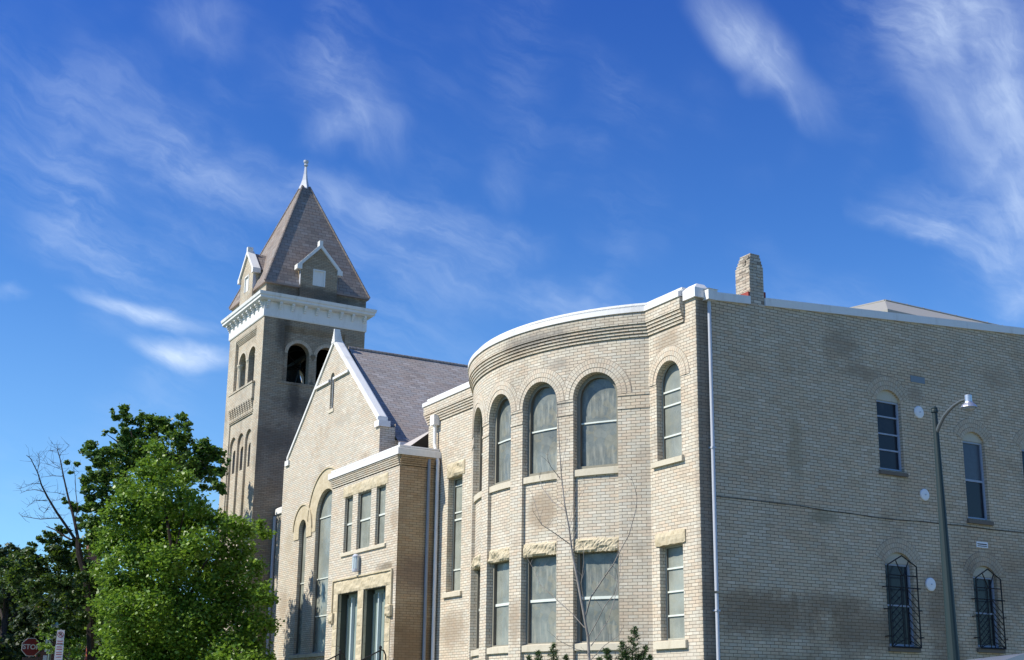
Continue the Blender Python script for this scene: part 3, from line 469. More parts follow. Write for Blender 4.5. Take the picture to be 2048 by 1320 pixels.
MAPLELIMB= [[(-20.978, -3.976, -1.128, 0.12), (-21.086, -4.223, 2.587, 0.095), (-21.384, -4.647, 5.812, 0.07), (-21.631, -5.067, 7.805, 0.045), (-21.835, -5.426, 9.639, 0.02)], [(-21.275, -4.446, 4.508, 0.05), (-20.526, -3.984, 6.108, 0.03), (-19.782, -3.478, 7.053, 0.01)], [(-21.304, -4.553, 5.156, 0.05), (-22.241, -5.404, 6.503, 0.03), (-23.071, -5.959, 7.633, 0.01)], [(-21.394, -4.761, 6.466, 0.03), (-21.55, -4.483, 7.845, 0.019), (-21.84, -4.258, 8.724, 0.008)], [(-21.169, -4.337, 3.541, 0.05), (-20.979, -3.185, 4.419, 0.029), (-20.769, -2.0, 5.256, 0.008)], [(-21.117, -4.295, 3.221, 0.05), (-21.377, -5.568, 4.142, 0.029), (-21.433, -6.502, 4.74, 0.008)]]
# ================================================================== HALL (curved block on the right)
hall = thing('brick_hall', 'cream brick hall with a curved bay of tall windows, flat roof and narrow chimney', 'building', (-6, 3, 0))
F0 = front(0); S0 = side(0)
TH = [-31.9+15.45*k for k in range(5)]           # bay window centre angles (deg)
TH = [t+.05 for t in TH]
HW = .552
th_end = math.degrees(math.acos(ACY/AR))
XL_, XR_ = ACX-AR*math.sin(R(th_end)), ACX+AR*math.sin(R(th_end))
hb = MB()
W0 = dict(u0=-11.25, u1=-10.40, zb=4.76, zt=7.92)
EU = dict(u0=-1.43, u1=-.57, zb=6.84, zt=8.53, k='arch'); EL = dict(u0=-1.40, u1=-.60, zb=3.08, zt=5.02)
wall(hb, F0, -12.6, XL_, -.3, 9.665, [W0], depth=.2)
wall(hb, F0, XR_, -.39, -.3, 9.665, [EU, EL], depth=.17)
wall(hb, F0, -.39, 0, -.3, 10.22)
BAYS = [dict(u0=arcu(t)-HW, u1=arcu(t)+HW, zb=.4, zt=8.43, k='arch') for t in TH]
wall(hb, apse, arcu(-th_end), arcu(th_end), -.3, 9.665, BAYS, depth=.16, du=.22)
for o in BAYS:                                   # recessed spandrel under and over the lower windows
    wall(hb, apse, o['u0'], o['u1'], .4, 3.0, (), d=.085, du=.18)
    wall(hb, apse, o['u0'], o['u1'], 5.1, 6.8, (), d=.085, du=.18)
# east wall with its openings
BW1 = dict(u0=5.07, u1=5.83, zb=6.98, zt=8.60, k='seg', rise=.24); BW2 = dict(u0=7.79, u1=8.53, zb=6.10, zt=7.96, k='seg', rise=.22)
BW3 = dict(u0=9.83, u1=10.57, zb=6.10, zt=7.98, k='seg', rise=.22)
G1 = dict(u0=5.05, u1=5.88, zb=3.10, zt=4.90, k='seg', rise=.24); G2 = dict(u0=7.80, u1=8.58, zb=3.17, zt=4.78, k='seg', rise=.24)
def btop(u): return 10.155 + max(0, u-.39)*.0778
btop.br = [.39]
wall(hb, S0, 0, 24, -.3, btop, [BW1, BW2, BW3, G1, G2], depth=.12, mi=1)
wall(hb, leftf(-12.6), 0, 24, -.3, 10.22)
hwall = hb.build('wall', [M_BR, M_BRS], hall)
# corbelled courses and white coping along the front
fpath = [(-12.6, .35), (-12.6, 0), (XL_, 0)] + [apse(arcu(-th_end+2*th_end*i/48), 0, 0)[:2] for i in range(1, 48)] + [(XR_, 0), (-.39, 0)]
prof = [(-.05, 9.664)]
for k in range(5): prof += [(-.02+.022*k, 9.665+.0685*k), (-.02+.022*k, 9.665+.0685*k+.021), (.034+.022*k, 9.665+.0685*k+.022), (.034+.022*k, 9.665+.0685*(k+1)-.001)]
prof += [(.125, 10.24), (-.2, 10.24)]
mb = MB(); sweep(mb, fpath, prof); mb.build('corbel_course', M_BR, hall)
mb = MB(); sweep(mb, fpath, [(.0, 10.222), (.155, 10.222), (.155, 10.335), (.02, 10.375), (.02, 10.40), (.05, 10.405), (.05, 10.445), (-.3, 10.445), (-.3, 10.222)]); mb.build('front_coping', M_WHITE, hall)
mb = MB(); box(mb, F0, -.36, .06, 10.12, 10.33, -.06, .30); 
mb.face([F0(-.36, 10.33, -.06), F0(.06, 10.33, -.06), F0(-.02, 10.44, .06), F0(-.30, 10.44, .06)])
mb.face([F0(.06, 10.33, -.06), F0(.06, 10.33, .30), F0(-.02, 10.44, .26), F0(-.02, 10.44, .06)])
mb.face([F0(-.30, 10.44, .06), F0(-.02, 10.44, .06), F0(-.02, 10.44, .26), F0(-.30, 10.44, .26)])
mb.face([F0(-.36, 10.33, .30), F0(-.36, 10.33, -.06), F0(-.30, 10.44, .06), F0(-.30, 10.44, .26)])
mb.build('corner_cap', M_WHITE, hall)
for a, b in ((.44, 1.47), (1.885, 8.2), (8.204, 24)):
    mb = MB(); za, zb_ = btop(a), btop(b)
    for (u, z0, z1) in ((a, za, zb_),): pass
    q = lambda u, dz, d: S0(u, btop(u)+dz, d)
    mb.face([q(a, -.03, -.04), q(b, -.03, -.04), q(b, .15, -.04), q(a, .15, -.04)]); mb.face([q(a, .15, -.04), q(b, .15, -.04), q(b, .17, .3), q(a, .17, .3)])
    mb.face([q(a, -.03, 0), q(b, -.03, 0), q(b, -.03, -.04), q(a, -.03, -.04)])
    for u in (a, b): mb.face([q(u, -.03, 0), q(u, -.03, -.04), q(u, .15, -.04), q(u, .17, .3), q(u, -.03, .3)])
    mb.face([q(a, -.03, .3), q(a, .17, .3), q(b, .17, .3), q(b, -.03, .3)])
    mb.build('side_coping', M_WHITE, hall)
# impost bands on the piers
ends = [-th_end] + sum([[t-5.5, t+5.5] for t in TH], []) + [th_end]
for a, b in zip(ends[::2], ends[1::2]):
    a_, b_ = max(arcu(a), arcu(-th_end)), min(arcu(b), arcu(th_end))
    if b_-a_ < .1: continue
    for z0, z1 in ((8.375, 8.43), (8.07, 8.135)):
        mb = MB(); box(mb, apse, a_-.004, b_+.004, z0, z1, -.014, .02, 5); mb.build('impost_band', M_BR, hall)
def arch_rings(parent, P, c, z, r, widths, m, nm='arch_ring', prouds=(.012, .02, .012)):
    mb = MB(); r0 = r
    for w, pr in zip(widths, prouds):
        ring(mb, P, c, z, r0, r0+w, -pr, .02, n=40); r0 += w
    return mb.build(nm, m, parent)
for i, t in enumerate(TH):
    c = arcu(t)
    up = dict(u0=c-HW, u1=c+HW, zb=6.82, zt=8.43, k='arch'); lo = dict(u0=c-HW, u1=c+HW, zb=3.02, zt=5.06)
    w = window(hall, apse, up, .158, .09, .235, M_FRAMED, M_GLZ if i in (2, 3, 4) else M_GLZ2, hb=(7.885,), name='arched_window', lining=M_LINING)
    mb = MB(); sill(mb, apse, c-HW+.005, c+HW-.005, 6.675, 6.87, -.03, .24, 4); mb.build('sill', M_SILL, w)
    arch_rings(w, apse, c, 8.43, HW, (.108, .108, .108), M_RING)
    w = window(hall, apse, lo, .158, .08, .235, M_FRAMED, M_GLZ if i in (3, 4) else M_GLZ2, hb=((4.02, .06),), name='tall_window', lining=M_LINING)
    mb = MB(); sill(mb, apse, c-HW+.005, c+HW-.005, 2.905, 3.09, -.03, .24, 4); mb.build('sill', M_SILL, w)
    mb = MB(); rough(mb, apse, c-HW+.004, c+HW-.004, 5.0, 5.285, .05, .24, seed=i, amp=.036, cell=.04); mb.build('lintel', M_STONE, w)
# end bay and left bay windows
w = window(hall, F0, EU, .15, .04, .19, M_FRAME, M_GLZ2, hb=(7.36, 8.03, 8.34), name='arched_window', lining=M_LINING)
mb = MB(); sill(mb, F0, -1.57, -.49, 6.70, 6.865, .07, .2); mb.build('sill', M_SILL, w)
arch_rings(w, F0, -1.0, 8.53, .43, (.108, .108, .108), M_RING)
w = window(hall, F0, EL, .15, .04, .19, M_FRAME, M_GLZ2, hb=(3.58, 4.07, 4.55), name='tall_window', lining=M_LINING)
mb = MB(); sill(mb, F0, -1.58, -.49, 2.90, 3.10, .07, .2); mb.build('sill', M_SILL, w)
mb = MB(); rough(mb, F0, -1.52, -.49, 5.02, 5.285, -.03, .17, seed=21, amp=.02); mb.build('lintel', M_STONE, w)
w = window(hall, F0, W0, .18, .05, .23, M_FRAME, M_GLZ2, hb=(5.37, (6.75, .05), 6.95, 7.70), name='tall_window', lining=M_LINING)
mb = MB(); sill(mb, F0, -11.36, -10.29, 4.61, 4.78, .07, .24); mb.build('sill', M_SILL, w)
mb = MB(); rough(mb, F0, -11.31, -10.27, 7.92, 8.31, -.02, .2, seed=22, amp=.03, cell=.06); mb.build('lintel', M_STONE, w)
# east wall windows
def eastwin(o, gl, bars, grille=False, sillz=.12):
    zt = o['zt']
    r = dict(u0=o['u0'], u1=o['u1'], zb=o['zb'], zt=zt)
    w = window(hall, S0, r, .085, .05, .12, M_DARKFR, gl, hb=bars, name='sash_window')
    mb = MB(); us = op_us(o)
    for a, b in zip(us, us[1:]): mb.face([S0(a, zt-.004, .06), S0(b, zt-.004, .06), S0(b, op_top(o, b), .06), S0(a, op_top(o, a), .06)])
    mb.face([S0(o['u0'], zt-.004, .06), S0(o['u1'], zt-.004, .06), S0(o['u1'], zt-.004, .12), S0(o['u0'], zt-.004, .12)])
    mb.build('arch_panel', M_CREAM, w)
    mb = MB(); sill(mb, S0, o['u0']-.05, o['u1']+.05, o['zb']-sillz, o['zb']+.012, .06, .12); mb.build('sill', M_SILL2, w)
    h = (o['u1']-o['u0'])/2; rise = o['rise']; rr = (h*h+rise*rise)/(2*rise); a = math.degrees(math.acos(h/rr))
    mb = MB(); c = (o['u0']+o['u1'])/2; zc = zt+rise-rr; r0 = rr
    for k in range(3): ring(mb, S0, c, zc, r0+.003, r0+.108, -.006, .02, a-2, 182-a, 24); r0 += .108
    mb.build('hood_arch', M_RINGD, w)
    if grille:
        g = MB(); e0, e1 = o['u0']-.02, o['u1']+.02; zb, z1 = o['zb']-.02, zt-.06; D = -.10; mid = (e0+e1)/2; top = zt+rise*.66; W_ = .013
        B = lambda a, b, w_=W_: bar(g, S0(a[0], a[1], D), S0(b[0], b[1], D), w_, 5)
        B((e0, zb), (e0, z1), .017); B((e1, zb), (e1, z1), .017); B((e0, zb), (e1, zb), .016)
        B((e0, z1), (mid, top), .015); B((mid, top), (e1, z1), .015)
        zr = z1-.22; B((e0, zr), (e1, zr)); B((e0, zr-.26), (e1, zr-.26))
        B((mid-.02, zr), (mid-(e1-e0)*.22, (z1+top)/2-.01)); B((mid+.02, zr), (mid+(e1-e0)*.22, (z1+top)/2-.01))
        B((mid-.065, zb), (mid-.065, zr)); B((mid+.065, zb), (mid+.065, zr))
        n = 8; z = zr-.26; st = (z-zb)/n
        for k in range(n):
            zz = z-st*k
            zl = max(zb, zz-.30)
            B((mid-.065, zz), (e0, zl), .010); B((mid+.065, zz), (e1, zl), .010)
        for zz in (zr-.26, zb+(zr-zb)*.52, zb+.22):
            for e, s in ((e0, -1), (e1, 1)):
                bar(g, S0(e, zz, D), S0(e+s*.09, zz, D), .014, 5); bar(g, S0(e+s*.09, zz, D), S0(e+s*.09, zz, .0), .012, 5)
        g.build('window_grille', M_BLACK, w)
    return w
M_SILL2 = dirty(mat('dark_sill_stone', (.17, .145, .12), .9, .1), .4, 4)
eastwin(BW1, M_DGL, (7.45, 7.82, 8.22)); w = eastwin(BW2, M_DGL2, ((7.02, .05),))
mb = MB(); mb.face([S0(7.842, 6.152, .117), S0(8.478, 6.152, .117), S0(8.478, 6.995, .117), S0(7.842, 6.995, .117)]); mb.build('lower_pane', M_DGL, w)
eastwin(BW3, M_DGL, ((7.02, .05),))
eastwin(G1, M_DGL, (3.98,), True); eastwin(G2, M_DGL, (3.94,), True)
# downpipe with hopper on the corner of the side wall
mb = MB(); tube(mb, [(.075, .30, 10.1, .040), (.075, .30, 4.0, .042)], 12); tube(mb, [(.075, .30, 3.95, .039), (.075, .30, -.2, .039)], 12)
dp = mb.build('downpipe', M_PIPE, hall, smooth=True)
mb = MB(); wbox(mb, .003, .20, .19, .43, 10.07, 10.30); mb.face([(.003, .17, 10.30), (.22, .17, 10.30), (.22, .45, 10.30), (.003, .45, 10.30)]); mb.build('hopper', M_WHITE, dp)
for z in (6.9, 3.6): 
    mb = MB(); wbox(mb, .003, .122, .25, .35, z, z+.035); mb.build('pipe_bracket', M_PIPE, dp)
# left-hand downpipe with a hopper beside the porch
mb = MB(); tube(mb, [(-11.98, -.10, 9.55, .05), (-11.97, -.10, 9.0, .05), (-11.74, -.10, 8.45, .05), (-11.74, -.10, 4.0, .05), (-11.74, -.10, -.2, .05)], 12)
dp = mb.build('downpipe', M_WHITE, hall, smooth=True)
mb = MB(); wbox(mb, -12.12, -11.86, -.20, -.02, 9.55, 9.84); mb.build('hopper', M_WHITE, dp)
# chimney
ch = MB()
def pr(x0, x1, y0, y1, z0, z1): wbox(ch, x0, x1, y0, y1, z0, z1)
pr(-.46, .003, 1.485, 1.875, 10.235, 11.12)
rc = random.Random(3)
for k in range(4):
    s = .022*(k+1); pr(-.46+s*1.25, .003-.0*s, 1.485+s*.5, 1.875-s, 11.12+.0685*k, 11.12+.0685*(k+1)-.002)
for k in range(26):
    z = 10.45+.0685*rc.randrange(0, 13); o_ = rc.uniform(.004, .012)
    if rc.random() < .5: y = rc.choice((1.49, 1.60, 1.71)); wbox(ch, -.02, .003+o_, y, y+.10, z+.006, z+.058)
    else: x = rc.choice((-.44, -.33, -.22, -.11)); wbox(ch, x, x+.10, 1.485-o_, 1.50, z+.006, z+.058)
chim = ch.build('chimney', M_CHIM, hall)
M_FL = mat('red_flashing', (.25, .05, .04), .8)
for f_ in ((-.30, .0, 1.44, 1.484, 10.36, 10.50), (-.05, .0, 1.876, 1.93, 10.44, 10.56)): mb = MB(); wbox(mb, *f_); mb.build('red_flashing', M_FL, chim)
# flat roof and the pale hipped roof behind the parapet
mb = MB(); mb.face([(-12.55, .2, 9.9), (XL_, .2, 9.9), (XR_, .2, 9.9), (-.25, .2, 9.9), (-.25, 24, 11.2), (-12.55, 24, 11.2)])
mb.face([apse(arcu(-th_end+2*th_end*i/24), .2, 9.88) for i in range(25)])
mb.build('flat_roof', M_GREYROOF, hall)
mb = MB(); E_ = [(-6.2, 7.5, 11.6), (-1.8, 7.5, 11.6), (-1.8, 18, 11.6), (-6.2, 18, 11.6)]; P1, P2 = (-4, 9.74, 12.8), (-4, 16, 12.8)
HL = (-9.0, 12.7, 14.3)
mb.face([HL, E_[1], P1], [(0, 0), (4, 0), (2, 3)]); mb.face([E_[1], E_[2], P2, P1]); mb.face([E_[2], E_[3], P2]); mb.face([E_[3], HL, P1, P2]); mb.face([HL, E_[0], E_[1]])
for e in range(4):
    a, b = E_[e], E_[(e+1) % 4]; mb.face([(a[0], a[1], 10.2), (b[0], b[1], 10.2), b, a])
rl = mb.build('roof_lantern', M_LANT, hall)
mb = MB(); tube(mb, [(*P1[:2], P1[2]+.01, .03), (*P2[:2], P2[2]+.01, .03)], 6); tube(mb, [(*P1[:2], P1[2]+.01, .03), (HL[0], HL[1], HL[2], .03)], 6)
for k in range(9): mb.mesh([(-4.05, 9.9+.65*k, 12.81), (-3.95, 9.9+.65*k, 12.81), (-4, 9.95+.65*k, 12.87)], [(0, 1, 2), (2, 1, 0)])
mb.build('ridge_cap', M_LANT, rl)

# ================================================================== CHURCH (gable, porch, tower)
church = thing('brick_church', 'cream brick church with a steep gable, square bell tower and pointed roof', 'building', (-20, 3, 0))
GY = -.3; FG = front(GY); AXX = -19.52
def gtop(u): return max(10.15, 13.80-.862*abs(u-AXX)) if abs(u-AXX) < 4.25 else 10.15
gtop.br = [AXX, AXX-4.2, AXX+4.2, AXX-3.9, AXX+3.9]
BIG = dict(u0=-20.43, u1=-18.64, zb=3.42, zt=7.86, k='arch'); SML = dict(u0=-21.95, u1=-21.26, zb=3.42, zt=7.62, k='arch'); SMR = dict(u0=-17.78, u1=-17.09, zb=3.42, zt=7.62, k='arch')
SLIT = dict(u0=-19.70, u1=-19.36, zb=11.5, zt=12.58, k='arch')
mb = MB(); wall(mb, FG, -23.88, -15.42, -.3, gtop, [BIG, SML, SMR, SLIT], depth=.10)
wall(mb, side(-15.42), GY, 14, -.3, 9.75); wall(mb, side(-15.425), GY, .22, 9.7, 10.15)
wall(mb, leftf(-23.88), GY, 14, -.3, 10.15); wall(mb, backf(.22), -23.88, -15.42, 9.6, lambda u: gtop(u))
nave = mb.build('nave_wall', M_CH, church)
def lancet(o, hbars, ringw, nm, vb=()):
    w = window(church, FG, o, .09, .03, .15, M_FRAME, M_GLZ2, hb=hbars, vb=vb, name=nm, lining=M_LINING)
    return w
w = lancet(BIG, (4.6, 5.82, 7.86), .6, 'lancet_window')
def stone_ring(parent, o, wd, foot, pr, seed):
    c = (o['u0']+o['u1'])/2; r = (o['u1']-o['u0'])/2; mb = MB(); ring(mb, FG, c, o['zt'], r+.004, r+wd, -pr, .03, 0, 180, 30)
    for s in (-1, 1):
        a, b = sorted((c+s*(r+.004), c+s*(r+wd))); box(mb, FG, a, b, o['zt']-foot, o['zt']-.003, -pr, .03)
    ring(mb, FG, c, o['zt'], r+wd+.002, r+wd+.05, -pr-.035, .03, 0, 180, 30)
    return mb.build('stone_surround', M_STONE, parent)
stone_ring(w, BIG, .68, .42, .018, 1)
mb = MB(); sill(mb, FG, -22.1, -17.0, 3.28, 3.44, .09, .12); mb.build('sill', M_SILL, w)
w = lancet(SML, (5.8,), .45, 'lancet_window'); stone_ring(w, SML, .5, .30, .03, 2)
w = lancet(SMR, (5.8,), .45, 'lancet_window'); stone_ring(w, SMR, .5, .30, .03, 2)
w = window(church, FG, SLIT, .07, .03, .10, M_TRIM, M_VOID, name='slit_window'); mb = MB(); sill(mb, FG, -19.75, -19.31, 11.36, 11.52, .03, .1); mb.build('sill', M_SILL, w)
mb = MB(); ring(mb, FG, -19.53, 12.58, .175, .33, -.008, .02, n=20); mb.build('arch_ring', M_RING, w)
for a, b in ((-21.0, -19.72), (-19.34, -18.06)):
    mb = MB(); sill(mb, FG, a, b, 12.45, 12.58, .08, 0); mb.build('string_course', M_TRIM, church)
# gable coping: two raking pieces with kneelers, top finial
gcops = []
for s in (-1, 1):
    gc = MB(); p = lambda du, dz, d: FG(AXX+s*du, dz, d)
    zr = lambda du: 13.80-.862*du
    sec = [(-.05, -.01), (-.05, .12), (.01, .15), (.24, .15), (.29, .12), (.29, -.01)]
    a, b = 0., 4.02
    for (d0, z0), (d1, z1) in zip(sec, sec[1:]+sec[:1]): gc.face([p(a, zr(a)+z0, d0), p(b, zr(b)+z0, d0), p(b, zr(b)+z1, d1), p(a, zr(a)+z1, d1)])
    gc.face([p(b, zr(b)+z, d) for d, z in sec])
    u0, u1 = sorted((AXX+s*3.80, AXX+s*4.15)); box(gc, FG, u0, u1, 10.14, 10.33, -.065, .33)
    gcops.append(gc.build('gable_coping', M_TRIM, church))
gcop = gcops[1]
mb = MB()
for k in range(6):
    a, b = k/6, (k+1)/6; f = lambda t: .12*(1-t)**1.8+.028
    box(mb, FG, AXX-f(a), AXX+f(a), 13.80+.50*a, 13.80+.50*b, -.06+.03*a, .24-.08*a)
mb.build('finial', M_TRIM, gcop)
# nave roof
RZ = 13.70; EX = 4.42
mb = MB()
for s in (-1, 1):
    a = [(AXX, .23, RZ), (AXX, 15, RZ), (AXX+s*EX, 15, RZ-.93*EX), (AXX+s*EX, .23, RZ-.93*EX)]
    L_ = EX*1.37; uvs = [(.23, L_), (15, L_), (15, 0), (.23, 0)]
    mb.face(a if s < 0 else a[::-1], uvs if s < 0 else uvs[::-1])
rf = mb.build('nave_roof', M_ROOF, church)
mb = MB(); tube(mb, [(AXX, .23, RZ+.02, .05), (AXX, 15, RZ+.02, .05)], 8); mb.build('ridge_cap', M_ROOF, rf)
mb = MB(); gx = AXX+EX; gz = RZ-.93*EX
box(mb, side(gx+.12), .2, 15, gz-.10, gz+.03, 0, .14); mb.build('gutter', M_PIPE, rf)
# cricket roof between nave and hall, behind the porch
mb = MB(); mb.face([(-15.3, -.75, 8.86), (-12.62, -.75, 8.86), (-12.62, .35, 9.72), (-13.4, .1, 9.45)], [(0, 0), (3, 0), (3, 2), (1, 1)])
mb.face([(-13.4, .1, 9.45), (-12.62, .35, 9.72), (-12.62, 3, 9.72), (-15.3, 3, 9.1), (-15.3, -.75, 8.86)])
mb.build('lean_to_roof', mat('lean_to_roofing', (.42, .385, .36), .8), church)
# entrance porch
PY = -1.22; FP = front(PY)
PW = [dict(u0=-15.72, u1=-15.12, zb=6.18, zt=7.86), dict(u0=-14.73, u1=-13.76, zb=6.18, zt=7.86), dict(u0=-13.40, u1=-12.75, zb=6.18, zt=7.86)]
PD = [dict(u0=-15.92, u1=-14.42, zb=1.6, zt=4.97), dict(u0=-14.02, u1=-12.47, zb=1.6, zt=4.97)]
mb = MB(); wall(mb, FP, -16.8, -11.86, -.3, 8.26, PW+[dict(o, depth=.02) for o in PD], depth=.07)
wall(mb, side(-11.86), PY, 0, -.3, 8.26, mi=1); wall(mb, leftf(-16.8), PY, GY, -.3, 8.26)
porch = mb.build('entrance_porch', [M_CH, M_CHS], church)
pp = [(-16.8, GY), (-16.8, PY), (-11.86, PY), (-11.86, -.005)]
pr_ = [(-.05, 8.258)]
for k in range(5): pr_ += [(-.02+.016*k, 8.26+.06*k), (-.02+.016*k, 8.26+.06*k+.019), (.026+.016*k, 8.26+.06*k+.02), (.026+.016*k, 8.26+.06*(k+1)-.001)]
pr_ += [(.09, 8.6), (-.2, 8.6)]
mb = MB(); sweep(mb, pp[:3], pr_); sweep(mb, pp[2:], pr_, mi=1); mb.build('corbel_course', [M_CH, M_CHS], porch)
mb = MB(); sweep(mb, pp, [(0, 8.562), (.12, 8.562), (.12, 8.74), (.02, 8.77), (.02, 8.79), (.05, 8.795), (.05, 8.835), (-.25, 8.84), (-.25, 8.6)]); mb.build('coping', M_WHITE, porch)
mb = MB(); mb.face([(-16.7, PY+.1, 8.62), (-11.95, PY+.1, 8.62), (-11.95, 0, 8.62), (-16.7, 0, 8.62)]); mb.build('flat_roof', M_GREYROOF, porch)
for o in PW:
    w = window(church, FP, o, .065, .03, .12, M_FRAME, M_GLZ2, hb=(((o['zb']+o['zt'])/2+.02, .05),), name='porch_window', lining=M_LINING)
mb = MB(); sill(mb, FP, -15.85, -12.6, 6.07, 6.20, .05, .08); mb.build('porch_sill', M_SILL, church)
for k, (a, b) in enumerate(((-15.86, -14.9), (-14.895, -13.62), (-13.615, -12.62))): mb = MB(); rough(mb, FP, a, b, 7.865, 8.18, -.012, .05, seed=30+k, amp=.018); mb.build('porch_lintel', M_STONE, church)
for k, (a, b) in enumerate(((-16.27, -14.23), (-14.225, -12.12))): mb = MB(); rough(mb, FP, a, b, 4.98, 5.36, -.015, .05, seed=40+k, amp=.02); mb.build('door_lintel', M_STONE, church)
n = 7
for (a, b) in ((-16.25, -15.92), (-14.42, -14.02), (-12.47, -12.13)):
    mb = MB()
    for k in range(n): z = 1.4+3.575*k/n; rough(mb, FP, a, b, z+.004, z+3.575/n-.004, -.02, .10, seed=50+k+int(a*7), amp=.025, cell=.09)
    mb.build('door_jamb', M_STONE, church)
mb = MB(); box(mb, FP, -16.33, -12.06, 5.365, 5.41, -.06, .02); box(mb, FP, -12.10, -12.05, 4.42, 5.364, -.06, .02); box(mb, FP, -16.33, -16.28, 4.42, 5.364, -.06, .02); rough(mb, FP, -12.32, -12.0, 4.12, 4.42, -.10, .02, seed=77, amp=.04, cell=.05); rough(mb, FP, -16.4, -16.1, 4.12, 4.42, -.10, .02, seed=78, amp=.04, cell=.05)
mb.build('hood_mould', M_STONE, church)
for o in PD:
    c = (o['u0']+o['u1'])/2; mb = MB(); mb.face([FP(o['u0'], 1.6, .36), FP(o['u1'], 1.6, .36), FP(o['u1'], 4.97, .36), FP(o['u0'], 4.97, .36)])
    d = mb.build('door', M_DOOR, church)
    mb = MB()
    for a in (o['u0'], c-.04, o['u1']-.08): box(mb, FP, a, a+.08, 1.6, 4.97, .30, .36)
    box(mb, FP, o['u0'], o['u1'], 4.86, 4.97, .30, .36); mb.build('door_frame', M_DOOR, d)
    mb = MB(); box(mb, FP, c-.36, c-.30, 1.6, 4.86, .26, .355); mb.build('door_edge', M_DOORL, d)
    mb = MB(); mb.face([FP(o['u0']-.01, 4.968, .0), FP(o['u1']+.01, 4.968, .0), FP(o['u1']+.01, 4.968, .4), FP(o['u0']-.01, 4.968, .4)])
    for u in (o['u0']+.002, o['u1']-.002): mb.face([FP(u, 1.6, .101), FP(u, 1.6, .4), FP(u, 4.967, .4), FP(u, 4.967, .101)])
    mb.build('door_lining', M_DLIN, d)
mb = MB()
for k in range(8): wbox(mb, -17.2+.0*k, -11.2, -2.2-.3*k, -2.2-.3*(k-1), -.2, 1.55-.2*k)
wbox(mb, -17.2, -11.2, -1.9, PY, -.2, 1.6); mb.build('porch_steps', M_SILL, church)
mb = MB(); tube(mb, [(-11.80, -.34, 8.5, .045), (-11.80, -.34, -.2, .045)], 10); mb.build('downpipe', M_PIPED, church, smooth=True)
# linking bay between gable and tower
LY = .75; FL = front(LY)
mb = MB(); wall(mb, FL, -27.43, -23.88, -.3, 8.6); mb.build('linking_bay_wall', M_CH, church)
lp = [(-27.2, LY), (-23.9, LY)]
mb = MB(); sweep(mb, lp, [(-.05, 8.598)]+sum([[(-.02+.012*k, 8.6+.06*k), (-.02+.012*k, 8.614+.06*k), (.018+.012*k, 8.615+.06*k), (.018+.012*k, 8.659+.06*k)] for k in range(5)], [])+[(.065, 8.92), (-.1, 8.92)]); mb.build('corbel_course', M_CH, church)
mb = MB(); sweep(mb, lp, [(0, 8.9), (.12, 8.9), (.12, 9.1), (.05, 9.16), (-.3, 9.2), (-.3, 8.9)]); mb.build('linking_bay_coping', M_WHITE, church)
mb = MB(); tube(mb, [(-27.3, LY-.09, 8.85, .06), (-27.3, LY-.09, -.2, .06)], 10); mb.build('downpipe', M_PIPE, church, smooth=True)
# ---------------------------------------------------------------- tower
XT, YT, TW = -27.43, -.21, 4.36
XW, YB = XT-TW, YT+TW; TCX, TCY = XT-TW/2, YT+TW/2
FT, ST, LT, BT = front(YT), side(XT), leftf(XW), backf(YB)
mb = MB()
def bell_face(P, c, full=True, mi=0):
    rec = dict(u0=c-1.30, u1=c+1.30, zb=14.30, zt=16.66, depth=0.12)
    ops = [rec]
    if full: ops.append(dict(u0=c-1.46, u1=c+1.46, zb=5., zt=13.04, depth=.05))
    wall(mb, P, c-TW/2, c+TW/2, -.3, 16.95, ops, mi=mi)
    ar = [dict(u0=c-.62-.46, u1=c-.62+.46, zb=14.30, zt=15.52, k='arch'), dict(u0=c+.62-.46, u1=c+.62+.46, zb=14.30, zt=15.52, k='arch')]
    wall(mb, P, c-1.30, c+1.30, 14.30, 16.66, ar, d=.12, depth=.32, mi=mi)
    if full:
        L3 = [dict(u0=c+k*.98-.40, u1=c+k*.98+.40, zb=5.2, zt=12.06, k='arch') for k in (-1, 0, 1)]
        wall(mb, P, c-1.46, c+1.46, 5., 13.04, L3, d=.05, depth=.09)
        for k, o in zip((-1, 0, 1), L3):
            inn = dict(u0=c+k*.98-.20, u1=c+k*.98+.20, zb=10.95, zt=11.72, k='arch')
            wall(mb, P, o['u0'], o['u1'], 5.2, lambda u, o=o: op_top(o, min(max(u, o['u0']), o['u1'])) , [inn], d=.14, depth=.13, du=.06)
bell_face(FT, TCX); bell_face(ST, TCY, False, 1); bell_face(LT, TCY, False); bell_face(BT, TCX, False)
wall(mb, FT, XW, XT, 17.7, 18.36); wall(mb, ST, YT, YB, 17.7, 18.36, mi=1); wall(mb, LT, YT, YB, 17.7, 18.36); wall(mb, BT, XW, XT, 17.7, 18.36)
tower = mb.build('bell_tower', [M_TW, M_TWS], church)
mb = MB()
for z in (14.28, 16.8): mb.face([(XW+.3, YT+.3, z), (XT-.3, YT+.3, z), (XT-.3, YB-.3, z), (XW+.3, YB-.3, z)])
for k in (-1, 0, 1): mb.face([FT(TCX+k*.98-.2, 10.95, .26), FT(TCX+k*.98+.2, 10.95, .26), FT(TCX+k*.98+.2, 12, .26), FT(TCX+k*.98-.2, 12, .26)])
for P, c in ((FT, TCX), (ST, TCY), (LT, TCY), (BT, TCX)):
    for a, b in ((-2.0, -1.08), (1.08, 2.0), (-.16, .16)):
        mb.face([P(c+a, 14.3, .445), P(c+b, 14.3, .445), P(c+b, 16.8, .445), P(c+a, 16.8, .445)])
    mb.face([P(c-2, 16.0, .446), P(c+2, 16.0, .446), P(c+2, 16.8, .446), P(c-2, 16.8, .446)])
mb.build('belfry_interior', M_VOID, tower)  # near-black planes put in to make the belfry dark inside
